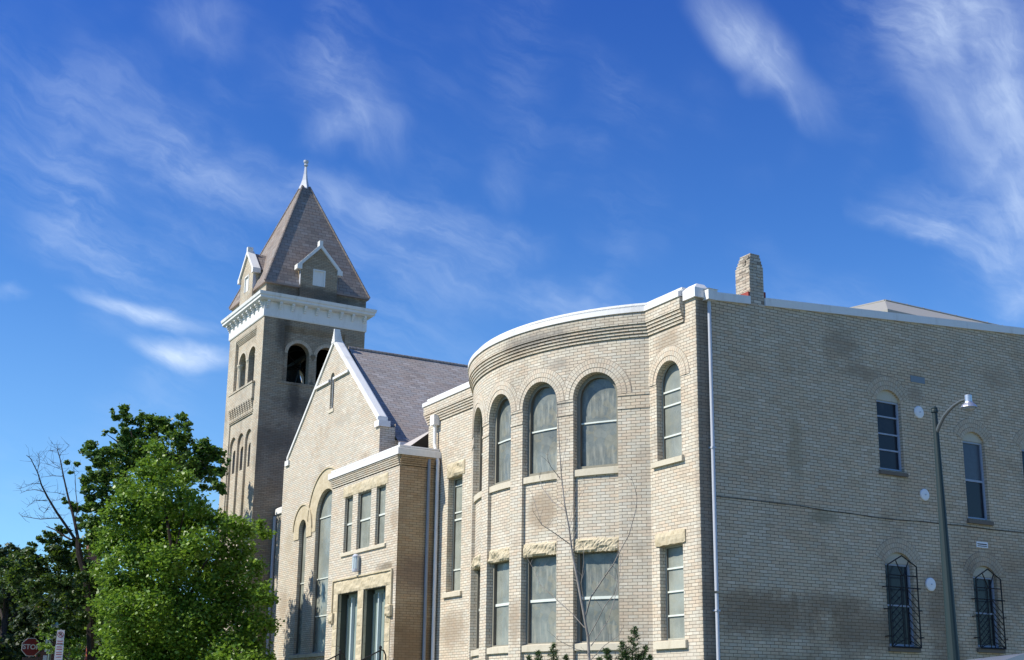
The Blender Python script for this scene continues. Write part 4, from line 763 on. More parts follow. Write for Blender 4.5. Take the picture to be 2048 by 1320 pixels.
def tower_trim(P, c, front_=True):
    mb = MB()
    for s in (-.62, .62): ring(mb, P, c+s, 15.52, .462, .60, .10, .14, n=24)
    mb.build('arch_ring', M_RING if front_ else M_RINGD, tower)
    for u in ((c, c-1.12, c+1.12) if front_ else (c,)):
        q = P(u, 14.32, .20); mb = MB(); lathe(mb, q, [(.13, 0), (.13, .08), (.085, .12), (.075, 1.0), (.09, 1.02), (.09, 1.06), (.13, 1.16), (.15, 1.2), (.15, 1.26), (0, 1.26)], 12)
        mb.build('colonnette', M_SILL if front_ else mat('dark_brown_stone', (.17, .14, .10), .9), tower, smooth=False)  # side face colonnettes get a darker stone colour
    mb = MB(); pr2 = []
    for k in range(4): box(mb, P, c-1.298, c+1.298, 16.42+.06*k, 16.42+.06*(k+1), .12-.028*(k+1), .125)
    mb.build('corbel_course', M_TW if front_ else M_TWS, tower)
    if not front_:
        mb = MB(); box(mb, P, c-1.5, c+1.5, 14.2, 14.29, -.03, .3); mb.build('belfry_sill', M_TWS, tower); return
    mb = MB(); box(mb, P, c-1.5, c+1.5, 13.62, 14.25, -.10, .02); box(mb, P, c-1.53, c+1.53, 14.255, 14.33, -.13, .3)
    n = 10
    for k in range(n):
        u = c-1.5+3.0*(k+.1)/n; 
        for j in range(6): box(mb, P, u, u+3.0/n*.68, 13.19+.072*j, 13.19+.072*j+.060, -.016-.017*j, .01)
    mb.build('balcony_panel', M_TW if front_ else M_TWS, tower)
    if not front_: return
    for z in (13.09, 13.145):
        mb = MB(); box(mb, P, c-1.5, c+1.5, z, z+.035, -.03, .01); mb.build('string_course', M_TW if front_ else M_TWS, tower)
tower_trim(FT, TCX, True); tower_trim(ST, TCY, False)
tp = [(XW, YB), (XW, YT), (XT, YT), (XT, YB), (XW, YB)]
mb = MB(); sweep(mb, tp, [(-.1, 16.86), (.03, 16.86), (.05, 16.90), (.05, 17.48), (.22, 17.50), (.30, 17.56), (.30, 17.64), (.34, 17.68), (.36, 17.80), (.02, 17.86), (-.1, 17.86)]); corn = mb.build('cornice', M_TRIM, tower)
for P, a0, a1 in ((FT, XW, XT), (ST, YT, YB)):
    for k in range(9):
        u = a0+.08+(a1-a0-.16)*k/8; mb = MB()
        for j in range(4): box(mb, P, u-.055, u+.055, 17.22+.068*j, 17.22+.068*(j+1)-(.001 if j < 3 else -.006), -.05-.045*(j+1), -.045)
        mb.build('bracket', M_TRIM, corn)
# spire
mb = MB(); h0 = TW/2+.10; top = .16; z0, z1 = 18.34, 23.62
cor = [(-1, -1), (1, -1), (1, 1), (-1, 1)]
for i in range(4):
    (a, b), (c, d) = cor[i], cor[(i+1) % 4]; L_ = math.hypot(h0, z1-z0)
    mb.face([(TCX+a*h0, TCY+b*h0, z0), (TCX+c*h0, TCY+d*h0, z0), (TCX+c*top, TCY+d*top, z1), (TCX+a*top, TCY+b*top, z1)], [(-h0, 0), (h0, 0), (top, L_), (-top, L_)])
    mb.face([(TCX+a*h0, TCY+b*h0, z0-.07), (TCX+c*h0, TCY+d*h0, z0-.07), (TCX+c*h0, TCY+d*h0, z0), (TCX+a*h0, TCY+b*h0, z0)])
mb.face([(TCX+a*h0, TCY+b*h0, z0-.07) for a, b in cor[::-1]])
for a, b in cor: tube(mb, [(TCX+a*h0, TCY+b*h0, z0, .05), (TCX+a*top, TCY+b*top, z1, .05)], 6)
spire = mb.build('spire_roof', M_TROOF, tower)
mb = MB(); lathe(mb, (TCX, TCY, 23.5), [(.27, 0), (.27, .05), (.20, .22), (.13, .45), (.085, .72), (.055, 1.05), (.045, 1.12)], 4)
lathe(mb, (TCX, TCY, 23.5), [(.05, 1.10), (.10, 1.16), (.06, 1.22), (.11, 1.30), (.11, 1.38), (0, 1.40)], 10); mb.build('finial', M_PIPE, spire)
def dormer(P0, c, m):
    P = lambda u, z, d: P0(u, z, d-.105)
    mb = MB(); hw = .80; ze = 19.30; za = 20.16
    top = lambda u: za-(za-ze)/hw*abs(u-c)
    top.br = [c]
    o = dict(u0=c-.27, u1=c+.27, zb=18.46, zt=19.16)
    wall(mb, P, c-hw, c+hw, 17.85, top, [o], d=-.02, depth=.06)
    for s in (-1, 1): mb.face([P(c+s*hw, 17.85, -.02), P(c+s*hw, 17.85, 1.0), P(c+s*hw, ze, 1.0), P(c+s*hw, ze, -.02)], [(0, 17.85), (.9, 17.85), (.9, ze), (0, ze)])
    d = mb.build('dormer', m, tower)
    mb = MB()
    for s in (-1, 1): mb.face([P(c, za+.03, 0), P(c, za+.03, 1.2), P(c+s*(hw+.1), ze-.08, 1.0), P(c+s*(hw+.1), ze-.08, 0)], [(0, 0), (1, 0), (1, 1), (0, 1)])
    mb.build('dormer_roof', M_TROOF, d)
    mb = MB()
    for s in (-1, 1):
        zz = lambda u: za+.0-(za-ze)/hw*u; sec = [(-.10, -.06), (-.10, .12), (.22, .12), (.22, -.06)]; b = hw+.14
        for (d0, z_), (d1, z2) in zip(sec, sec[1:]+sec[:1]): mb.face([P(c, zz(0)+z_, d0), P(c+s*b, zz(b)+z_, d0), P(c+s*b, zz(b)+z2, d1), P(c, zz(0)+z2, d1)])
        mb.face([P(c+s*b, zz(b)+z_, d0) for d0, z_ in sec])
        u0, u1 = sorted((c+s*(hw-.02), c+s*(hw+.19))); box(mb, P, u0, u1, zz(b)-.10, zz(b)+.1, -.11, .23)
    box(mb, P, c-.075, c+.075, za+.02, za+.26, -.09, .15); mb.build('dormer_coping', M_TRIM, d)
    mb = MB(); mb.face([P(o['u0'], o['zb'], .02), P(o['u1'], o['zb'], .02), P(o['u1'], o['zt'], .02), P(o['u0'], o['zt'], .02)])
    for a, b_ in ((o['u0'], o['u0']+.05), (o['u1']-.05, o['u1'])): box(mb, P, a, b_, o['zb'], o['zt'], -.035, .02)
    box(mb, P, o['u0'], o['u1'], o['zt']-.05, o['zt']+.003, -.037, .02); mb.build('shutter', M_TRIM, d)
    mb = MB()
    for s in (-1, 1): mb.face([P(c+s*(hw+.01), 18.4, -.03), P(c+s*(hw+.01), 19.2, -.03), P(c+s*(hw+.01), 19.2, .06), P(c+s*(hw+.01), 18.4, .14)])
    mb.build('flashing', M_PIPE, d)
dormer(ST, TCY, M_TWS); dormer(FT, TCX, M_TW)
# bell inside the belfry
bell = thing('church_bell', 'dark bell and wheel hanging inside the open belfry arch', 'bell', (TCX, TCY, 14.9))
mb = MB(); lathe(mb, (TCX-.3, TCY, 14.75), [(.55, 0), (.46, .12), (.36, .4), (.30, .7), (.2, .85), (0, .9)], 20); mb.build('bell_body', mat('bronze', (.04, .035, .03), .5, .4, .6), bell, smooth=True)
mb = MB(); N = 20
for k in range(N):
    a, b = 2*math.pi*k/N, 2*math.pi*(k+1)/N
    bar(mb, (TCX+.55, TCY+.75*math.cos(a), 15.4+.75*math.sin(a)), (TCX+.55, TCY+.75*math.cos(b), 15.4+.75*math.sin(b)), .03)
for k in range(3): a = math.pi*k/3+.3; bar(mb, (TCX+.55, TCY+.75*math.cos(a), 15.4+.75*math.sin(a)), (TCX+.55, TCY-.75*math.cos(a), 15.4-.75*math.sin(a)), .025)
mb.build('bell_wheel', M_BLACK, bell)
mb = MB(); wbox(mb, TCX-1.7, TCX+1.7, TCY-.08, TCY+.08, 15.62, 15.78); mb.build('headstock', M_BLACK, bell)
# ================================================================== fixtures on the walls
def fixture(name, label, cat, loc, group=None): return thing(name, label, cat, loc, group)
lan = fixture('wall_lantern', 'pale blue cylindrical wall lantern between the porch windows and doors', 'lantern', (-14.42, PY, 5.75))
mb = MB(); q = (-14.42, PY-.125, 5.5); lathe(mb, q, [(0, 0), (.09, 0), (.10, .03), (.10, .09)], 14); mb.build('base_cap', M_PIPE, lan)
mb = MB(); lathe(mb, (q[0], q[1], 5.59), [(.092, 0), (.092, .34)], 14); mb.build('shade', mat('pale_lantern_glass', (.60, .70, .72), .2, .5), lan, smooth=True)
for k in range(6): a = math.pi*k/3; mb = MB(); bar(mb, (q[0]+.098*math.cos(a), q[1]+.098*math.sin(a), 5.58), (q[0]+.098*math.cos(a), q[1]+.098*math.sin(a), 5.94), .007, 5); mb.build('rib', M_PIPE, lan)
mb = MB(); lathe(mb, (q[0], q[1], 5.93), [(.105, 0), (.105, .03), (.05, .09), (0, .10)], 14); wbox(mb, -14.47, -14.37, PY-.1, PY-.004, 5.92, 5.98); wbox(mb, -14.45, -14.39, PY-.03, PY-.003, 5.55, 5.98); mb.build('top_cap', M_PIPE, lan)
wh = ['highest white round plate, beside the topmost dark window of the side wall', 'middle white round plate, left of the lamp post on the side wall', 'lowest white round plate, between the lamp post and a barred window']
for k, (y, z, r) in enumerate(((6.39, 8.43, .145), (6.40, 6.51, .135), (6.40, 4.49, .15))):
    t = fixture('wall_plate', wh[k], 'wall plate', (0, y, z), 'white round plates on the side wall')
    mb = MB(); N = 24
    P_ = lambda rr, a, d: S0(y+rr*math.cos(a), z+rr*math.sin(a), d)
    for i in range(N):
        a, b = 2*math.pi*i/N, 2*math.pi*(i+1)/N
        mb.face([P_(0, a, -.05), P_(r*.8, a, -.045), P_(r*.8, b, -.045)]); mb.face([P_(r*.8, a, -.045), P_(r, a, -.03), P_(r, b, -.03), P_(r*.8, b, -.045)]); mb.face([P_(r, a, -.03), P_(r, a, 0), P_(r, b, 0), P_(r, b, -.03)])
    mb.build('disc', M_DISC, t)
    mb = MB(); tube(mb, [(.05, y, z, .02), (.062, y, z, .016)], 8); mb.build('bolt', M_PIPE, t)
def vent(label, P, u, z, w, h, d, loc):
    t = fixture('wall_vent', label, 'vent', loc, 'slotted wall vents')
    mb = MB(); sl = h/5
    box(mb, P, u-w/2, u+w/2, z+h/2-sl*1.6, z+h/2, d-.02, d+.01); box(mb, P, u-w/2, u+w/2, z-h/2, z-h/2+sl, d-.02, d+.01); box(mb, P, u-w/2+.02, u+w/2-.02, z-.5*sl-sl*.3, z-.5*sl+sl*.5, d-.02, d+.01)
    for a in (u-w/2, u+w/2-.02): box(mb, P, a, a+.02, z-h/2+sl+.001, z+h/2-sl*1.6-.001, d-.02, d+.01)
    mb.build('frame', M_DISC, t); mb = MB(); box(mb, P, u-w/2+.01, u+w/2-.01, z-h/2+.01, z+h/2-.01, d-.006, d+.005); mb.build('slots', M_VOID, t)
vent('white slotted vent high in the shaded side wall, right of the lamp post', S0, 8.175, 5.505, .37, .135, 0, (0, 8.175, 5.5))
vent('white slotted vent below a tall arched window of the curved bay', apse, arcu(1.05), 6.42, .23, .145, .14, (-5.45, -1.4, 6.42))
mb = MB(); box(mb, S0, 6.2, 6.66, 9.14, 9.29, -.012, .01); tag(mb.build('patch_plate', mat('grey_blue_patch', (.20, .25, .29), .8), None), 'grey blue rectangular patch high on the side wall above the white plates', 'patch')
mb = MB(); tube(mb, [(.02, y, z, .007) for y, z in ((.30, 5.70), (.33, 5.86), (.40, 5.925), (1.28, 5.93), (2.64, 5.925), (3.4, 5.89), (4.07, 5.89), (4.8, 5.86), (5.57, 5.86), (6.35, 5.895), (6.9, 5.89), (7.48, 5.905), (8.56, 5.89), (9.65, 5.905), (13, 5.88), (20, 5.9))], 6)
tag(mb.build('cable', mat('cable_grey', (.04, .035, .03), .8), None), 'thin dark cable sagging across the shaded brick side wall', 'cable')
# stair rails at the porch
def stair_rail(x, label):
    t = thing('stair_rail', label, 'railing', (x, -2.6, 0), 'iron stair rails at the porch doors')
    y0, z0 = PY-.35, 3.18; sl = .52; L_ = 2.6
    f = lambda y, dz: (x, y, z0-(y0-y)*sl*1.0+dz)
    mb = MB(); bar(mb, f(y0, 0), f(y0-L_, 0), .02, 6); bar(mb, f(y0, -.24), f(y0-L_, -.24), .014, 6); mb.build('handrail', M_BLACK, t)
    mb = MB()
    for k in range(9):
        y = y0-.14-L_*k/9; z_b = f(y, 0)[2]-.95; bar(mb, (x, y, z_b), f(y, 0), .009, 5)
    mb.build('balusters', M_BLACK, t)
    mb = MB()
    for k in range(4):
        c = f(y0-.45-.62*k, -.12)
        for i in range(14):
            a, b = 2*math.pi*i/14, 2*math.pi*(i+1)/14; r = .10-.0035*i; r2 = .10-.0035*(i+1)
            bar(mb, (x, c[1]+r*math.cos(a), c[2]+r*math.sin(a)), (x, c[1]+r2*math.cos(b), c[2]+r2*math.sin(b)), .010, 5)
    mb.build('scrollwork', M_BLACK, t)
    for y in (y0+.0, y0-L_):
        mb = MB(); p = f(y, 0); tube(mb, [(x, y, max(0, p[2]-1.05), .028), (x, y, p[2]+.03, .028)], 8); lathe(mb, (x, y, p[2]+.03), [(.03, 0), (.05, .04), (.04, .08), (0, .10)], 8)
        if y == y0: tube(mb, [(x, y, p[2]+.02, .02), (x, y+.10, p[2]+.0, .02), (x, y+.16, p[2]-.12, .02), (x, y+.17, p[2]-.3, .016)], 6)
        mb.build('newel_post', M_BLACK, t)
stair_rail(-11.95, 'black iron stair rail with scrolls in front of the right porch door')
stair_rail(-14.75, 'black iron stair rail in front of the left porch door')
# ================================================================== street furniture
lamp = thing('street_lamp', 'green steel street lamp with a curved arm in front of the side wall', 'street lamp', (5.72, .58, 0))
mb = MB(); tube(mb, [(5.735, .58, -.05, .16), (5.735, .58, .4, .15), (5.73, .58, .45, .115), (5.725, .58, 2.5, .096), (5.69, .58, 5.2, .062), (5.68, .58, 6.60, .043)], 14); lathe(mb, (5.68, .58, 6.60), [(.047, 0), (.062, .01), (.062, .04), (.05, .06), (.055, .08), (.03, .11), (0, .115)], 12); mb.build('pole', M_TEAL, lamp, smooth=True)
mb = MB(); tube(mb, [(5.69, .58, 6.25, .035), (5.76, .58, 6.36, .034), (5.87, .58, 6.50, .032), (5.98, .58, 6.58, .03), (6.10, .58, 6.645, .028), (6.24, .58, 6.69, .026), (6.345, .58, 6.695, .026)], 10); mb.build('arm', mat('arm_steel', (.10, .115, .12), .4, .5, .3), lamp, smooth=True)
hd = MB(); c = (6.405, .58, 6.55); lathe(hd, c, [(.0, .215), (.055, .21), (.058, .205), (.058, .10), (.065, .095), (.07, .075), (.105, .05), (.128, .02), (.132, 0), (.125, -.004), (.115, .008)], 20)
head = hd.build('lamp_head', M_STEEL, lamp, smooth=True)
mb = MB(); lathe(mb, c, [(.112, .006), (.10, -.03), (.05, -.055), (0, -.06)], 16); mb.build('lens', mat('lamp_lens', (.30, .32, .33), .1, .6), head, smooth=True)
def text_mesh(name, body, size, mtl, parent, M, bold=.0):
    cu = bpy.data.curves.new(name, 'FONT'); cu.body = body; cu.size = size; cu.align_x = 'CENTER'; cu.align_y = 'CENTER'; cu.extrude = .002; cu.offset = bold
    o = bpy.data.objects.new(name+'_tmp', cu); C.objects.link(o)
    me = bpy.data.meshes.new_from_object(o.evaluated_get(bpy.context.evaluated_depsgraph_get())); C.objects.unlink(o); bpy.data.objects.remove(o)
    off = Vector(ORG[parent.name]); me.transform(Matrix.Translation(-off) @ M); me.materials.clear(); me.materials.append(mtl)
    ob = bpy.data.objects.new(name, me); C.objects.link(ob); ob.parent = parent; ORG[ob.name] = tuple(off); return ob
def facing(c, yaw=0.):
    """matrix of an upright sign plane at c that faces the street corner"""
    d = Vector((CAM.x-c[0], CAM.y-c[1], 0)).normalized(); d.rotate(Matrix.Rotation(yaw, 3, 'Z').to_quaternion())
    x = Vector((0, 0, 1)).cross(d).normalized()
    return Matrix((x, Vector((0, 0, 1)), d)).transposed().to_4x4(), d, x
def sign_poly(mb, c, pts, th=.012, yaw=0., z=0.):
    M, d, x = facing(c, yaw); V = lambda u, v, w: Vector(c)+x*u+Vector((0, 0, v))+d*w
    mb.face([V(u, v, z) for u, v in pts])
    mb.face([V(u, v, z-th) for u, v in pts][::-1])
    for (a, b), (e, f) in zip(pts, pts[1:]+pts[:1]): mb.face([V(a, b, z), V(a, b, z-th), V(e, f, z-th), V(e, f, z)])
ST = (-27.43, -7.84, 3.60)
stop = thing('stop_sign', 'red octagonal stop sign in tree shade at the street edge', 'stop sign', (ST[0], ST[1], 0))
octo = lambda r: [(r*math.cos(R(22.5+45*k)), r*math.sin(R(22.5+45*k))) for k in range(8)]
mb = MB(); sign_poly(mb, ST, octo(.335), yaw=.25); mb.build('border', mat('sign_white', (.55, .50, .48), .4, .4), stop)
mb = MB(); sign_poly(mb, ST, octo(.312), .004, yaw=.25, z=.004); mb.build('sign_plate', mat('sign_red', (.17, .012, .018), .4, .4), stop)
M, d, x = facing(ST, .25); M.translation = Vector(ST)+d*.008
text_mesh('lettering', 'STOP', .235, mat('sign_letter', (.55, .48, .46), .5), stop, M, .006)
mb = MB(); _, d, x = facing(ST, .25); p = Vector(ST)-d*.05; tube(mb, [(p.x, p.y, -.1, .03), (p.x, p.y, 3.9, .03)], 8); sign_poly(mb, (ST[0], ST[1], 3.18), [(-.25, -.07), (.25, -.07), (.25, .07), (-.25, .07)], yaw=.25); mb.build('post', mat('sign_post', (.10, .06, .055), .6), stop)
PK = (-22.79, -7.79, 3.62)
park = thing('parking_sign', 'white parking restriction sign with a crossed out letter on a thin post', 'parking sign', (PK[0], PK[1], 0))
m_pw = mat('sign_panel', (.62, .58, .58), .4, .4); m_pr = mat('sign_dark_red', (.30, .05, .08), .5); m_pk = mat('sign_ink', (.02, .015, .02), .5)
yw = -.15; up = (PK[0], PK[1], PK[2]+.13); mb = MB(); sign_poly(mb, up, [(-.115, -.22), (.115, -.22), (.115, .22), (-.115, .22)], yaw=yw); mb.build('upper_panel', m_pw, park)
lw = (PK[0], PK[1], PK[2]-.35); mb = MB(); sign_poly(mb, lw, [(-.125, -.24), (.125, -.24), (.125, .24), (-.125, .24)], yaw=yw); mb.build('lower_panel', m_pw, park)
M, d, x = facing(up, yw); M.translation = Vector(up)+d*.008+Vector((0, 0, .075)); text_mesh('letter', 'P', .16, m_pk, park, M, .004)
mb = MB(); V = lambda u, v: Vector(up)+x*u+Vector((0, 0, v+.075))+d*.010
for i in range(20):
    a, b = 2*math.pi*i/20, 2*math.pi*(i+1)/20; mb.face([V(.078*math.cos(a), .078*math.sin(a)), V(.096*math.cos(a), .096*math.sin(a)), V(.096*math.cos(b), .096*math.sin(b)), V(.078*math.cos(b), .078*math.sin(b))])
mb.face([V(-.066, .05), V(-.05, .066), V(.066, -.05), V(.05, -.066)]); mb.build('crossed_ring', m_pr, park)
mb = MB()
for zz, hh, c0 in ((-.13, .03, up), (-.20, .025, up), (.17, .03, lw), (.10, .03, lw), (.0, .02, lw), (-.06, .03, lw), (-.15, .02, lw)):
    V = lambda u, v: Vector(c0)+x*u+Vector((0, 0, v+zz))+d*.006
    mb.face([V(-.085, -hh/2), V(.085, -hh/2), V(.085, hh/2), V(-.085, hh/2)])
mb.build('rule_lines', m_pr, park)
mb = MB(); p = Vector(PK)-d*.04; tube(mb, [(p.x, p.y, -.1, .022), (p.x, p.y, 4.0, .022)], 8); mb.build('post', mat('dull_post', (.22, .22, .22), .6), park)
SP = (-29.18, -6.88)
sp = thing('sign_pole', 'tall grey green pole with small blue and white plates between two street signs', 'pole', (SP[0], SP[1], 0))
mb = MB(); tube(mb, [(SP[0], SP[1], -.1, .07), (SP[0]+.02, SP[1]+.03, 7.8, .04)], 10); mb.build('pole', mat('pole_green', (.10, .15, .14), .5, .4), sp, smooth=True)
mb = MB(); sign_poly(mb, (SP[0], SP[1], 4.58), [(.07, -.10), (.22, -.10), (.22, .30), (.07, .30)]); mb.build('blue_plate', mat('blue_plate', (.15, .35, .50), .4, .4), sp)
m_pp = mat('pale_plate', (.5, .55, .6), .4, .4)
for z_, pl in ((4.40, [(.07, -.02), (.22, -.02), (.22, .06), (.07, .06)]), (3.78, [(-.17, -.26), (-.07, -.26), (-.07, .26), (-.17, .26)]), (3.3, [(-.2, -.1), (-.07, -.1), (-.07, .1), (-.2, .1)])):
    mb = MB(); sign_poly(mb, (SP[0], SP[1], z_), pl); mb.build('white_plate', m_pp, sp)
op = thing('orange_post', 'orange red post with a rounded pale top beside the dark tree trunk', 'post', (-27.66, -5.83, 0))
mb = MB(); tube(mb, [(-27.66, -5.83, -.1, .14), (-27.66, -5.83, 3.2, .12), (-27.66, -5.83, 4.0, .075)], 10); mb.build('shaft', mat('orange_paint', (.36, .075, .035), .6), op, smooth=True)
mb = MB(); lathe(mb, (-27.66, -5.83, 4.0), [(.075, 0), (.12, .04), (.13, .15), (.10, .25), (0, .30)], 12); mb.build('cap', mat('orange_cap', (.62, .22, .10), .5), op, smooth=True)
# ---------------------------------------------------------------- car at the right edge
E1 = Vector((.498, .867, 0)).normalized(); E2 = Vector((E1.y, -E1.x, 0))      # E1 towards the rear, E2 towards the camera
CO = Vector((16.683, -11.236, 0))-E1*2.12+Vector((0, 0, -.02))
car = thing('parked_car', 'silver van whose roof edge and dark side glass rise at the lower right corner', 'van', tuple(CO+E1*2.3-E2*.9))
cp = lambda s, w, h: tuple(CO+E1*s-E2*w+Vector((0, 0, h)))
prof_body = [(0, .35), (-.02, .75), (.15, .98), (.95, 1.10), (4.55, 1.12), (4.62, .8), (4.6, .35)]
roofp = [(.98, 1.10), (1.25, 1.38), (1.6, 1.66), (1.85, 1.80), (2.0, 1.862), (2.12, 1.905), (2.4, 1.945), (3.2, 1.965), (4.2, 1.94), (4.42, 1.85), (4.53, 1.12)]
M_CARP = mat('silver_paint', (.26, .28, .32), .28, .6, .5); M_CARG = mat('car_glass', (.015, .02, .03), .05, .6)
mb = MB()
for (a, ha), (b, hb) in zip(prof_body, prof_body[1:]+prof_body[:1]): mb.face([cp(a, 0, ha), cp(b, 0, hb), cp(b, 1.8, hb), cp(a, 1.8, ha)])
for w in (0, 1.8): mb.face([cp(s, w, h) for s, h in prof_body])
ins = .10; t_ = .045
inner = [(s+(0.05 if i < 5 else (-.05 if i > 7 else 0)), h-t_*.8) for i, (s, h) in enumerate(roofp)]
for w0 in (ins*.6, 1.8-ins*.6):
    for i in range(len(roofp)-1): mb.face([cp(*(roofp[i][0], w0, roofp[i][1])), cp(roofp[i+1][0], w0, roofp[i+1][1]), cp(inner[i+1][0], w0, inner[i+1][1]), cp(inner[i][0], w0, inner[i][1])])
for i in range(3, len(roofp)-2): mb.face([cp(roofp[i][0], ins*.6, roofp[i][1]), cp(roofp[i+1][0], ins*.6, roofp[i+1][1]), cp(roofp[i+1][0], 1.8-ins*.6, roofp[i+1][1]), cp(roofp[i][0], 1.8-ins*.6, roofp[i][1])])
mb.build('body', M_CARP, car)
for w0 in (ins*.7, 1.8-ins*.7):
    mb = MB(); mb.face([cp(s, w0, h) for s, h in inner]+[cp(inner[0][0], w0, 1.1)]); mb.build('side_window', M_CARG, car)
mb = MB(); 
for i in range(3): mb.face([cp(roofp[i][0], ins, roofp[i][1]-.005), cp(roofp[i+1][0], ins, roofp[i+1][1]-.005), cp(roofp[i+1][0], 1.8-ins, roofp[i+1][1]-.005), cp(roofp[i][0], 1.8-ins, roofp[i][1]-.005)])
mb.build('windscreen', M_CARG, car)
mb = MB(); mb.face([cp(4.43, ins, 1.84), cp(4.54, ins, 1.13), cp(4.54, 1.8-ins, 1.13), cp(4.43, 1.8-ins, 1.84)]); mb.build('rear_window', M_CARG, car)
M_TYRE = mat('tyre', (.015, .015, .015), .8); M_RIM = mat('rim', (.4, .4, .42), .3, .5, .7)
for s in (.85, 3.65):
    for w0 in (-.02, 1.62):
        mb = MB(); N = 24
        for k in range(N):
            a, b = 2*math.pi*k/N, 2*math.pi*(k+1)/N; q = lambda r, t, w: cp(s+r*math.cos(t), w, .33+r*math.sin(t))
            for (r0, w1), (r1, w2) in (((.21, w0), (.30, w0)), ((.30, w0), (.33, w0+.03)), ((.33, w0+.03), (.33, w0+.17)), ((.33, w0+.17), (.30, w0+.2)), ((.30, w0+.2), (.21, w0+.2))): mb.face([q(r0, a, w1), q(r1, a, w2), q(r1, b, w2), q(r0, b, w1)])
        wh_ = mb.build('wheel', M_TYRE, car); mb = MB()
        for w1 in (w0+.02, w0+.18): mb.face([q_ for q_ in (cp(s+.21*math.cos(2*math.pi*k/20), w1, .33+.21*math.sin(2*math.pi*k/20)) for k in range(20))])
        mb.build('rim', M_RIM, wh_)
for w0 in (.25, 1.3):
    mb = MB(); mb.face([cp(-.025, w0, .72), cp(-.025, w0+.28, .72), cp(.10, w0+.28, .92), cp(.10, w0, .92)]); mb.build('headlight', mat('headlight', (.6, .62, .65), .1, .6), car)
# ---------------------------------------------------------------- distant brick house
hs = thing('brick_house', 'distant red brick house with a tall chimney half hidden by trees', 'house', (-58, 1, 0))
mb = MB(); FH_ = front(-3); wins = [dict(u0=-61+2.6*k, u1=-60+2.6*k, zb=zb, zt=zb+1.7) for k in range(3) for zb in (1.2, 4.4)]
wall(mb, FH_, -62.5, -53.5, -.3, 7.4, wins, depth=.1); wall(mb, side(-53.5), -3, 6, -.3, 7.4); wall(mb, leftf(-62.5), -3, 6, -.3, 7.4); wall(mb, backf(6), -62.5, -53.5, -.3, 7.4)
for x0 in (-53.5, -62.5): mb.face([(x0, -3, 7.4), (x0, 6, 7.4), (x0, 1.5, 9.0)], [(0, 0), (9, 0), (4.5, 2)])
mb.build('wall', M_RED, hs)
mb = MB(); mb.face([(-62.8, -3.3, 7.3), (-53.2, -3.3, 7.3), (-53.2, 1.5, 9.05), (-62.8, 1.5, 9.05)], [(0, 0), (9, 0), (9, 5), (0, 5)]); mb.face([(-53.2, 6.3, 7.3), (-62.8, 6.3, 7.3), (-62.8, 1.5, 9.05), (-53.2, 1.5, 9.05)], [(0, 0), (9, 0), (9, 5), (0, 5)]); rfh = mb.build('roof', M_ROOF, hs)
mb = MB(); wbox(mb, -55.6, -54.9, -.5, .25, 7.6, 11.0); wbox(mb, -55.66, -54.84, -.56, .31, 11.0, 11.15); mb.build('chimney', M_RED, rfh)
for o in wins: window(hs, FH_, o, .05, .06, .1, M_TRIM, M_DGL, hb=((o['zb']+o['zt'])/2,))
# ================================================================== trees and shrubs
def leaf_mat(name, c1, c2, c3, rough=.45, trans=.3):
    m = bpy.data.materials.new(name); m.use_nodes = True; nt = m.node_tree; L = nt.links.new; b = nt.nodes['Principled BSDF']
    g = nn(nt, 'ShaderNodeNewGeometry'); cr = nn(nt, 'ShaderNodeValToRGB'); L(g.outputs['Random Per Island'], cr.inputs[0]); e = cr.color_ramp.elements
    e[0].color = (*c1, 1); e[1].color = (*c3, 1); x = e.new(.55); x.color = (*c2, 1)
    L(cr.outputs[0], b.inputs['Base Color']); b.inputs['Roughness'].default_value = rough; b.inputs['Specular IOR Level'].default_value = .45
    tr = nn(nt, 'ShaderNodeBsdfTranslucent'); L(mixc(nt, .5, cr.outputs[0], (.25, .40, .03), 'MIX'), tr.inputs[0])
    mx = nn(nt, 'ShaderNodeMixShader', i_0=trans); L(b.outputs[0], mx.inputs[1]); L(tr.outputs[0], mx.inputs[2])
    L(mx.outputs[0], nt.nodes['Material Output'].inputs[0]); return m
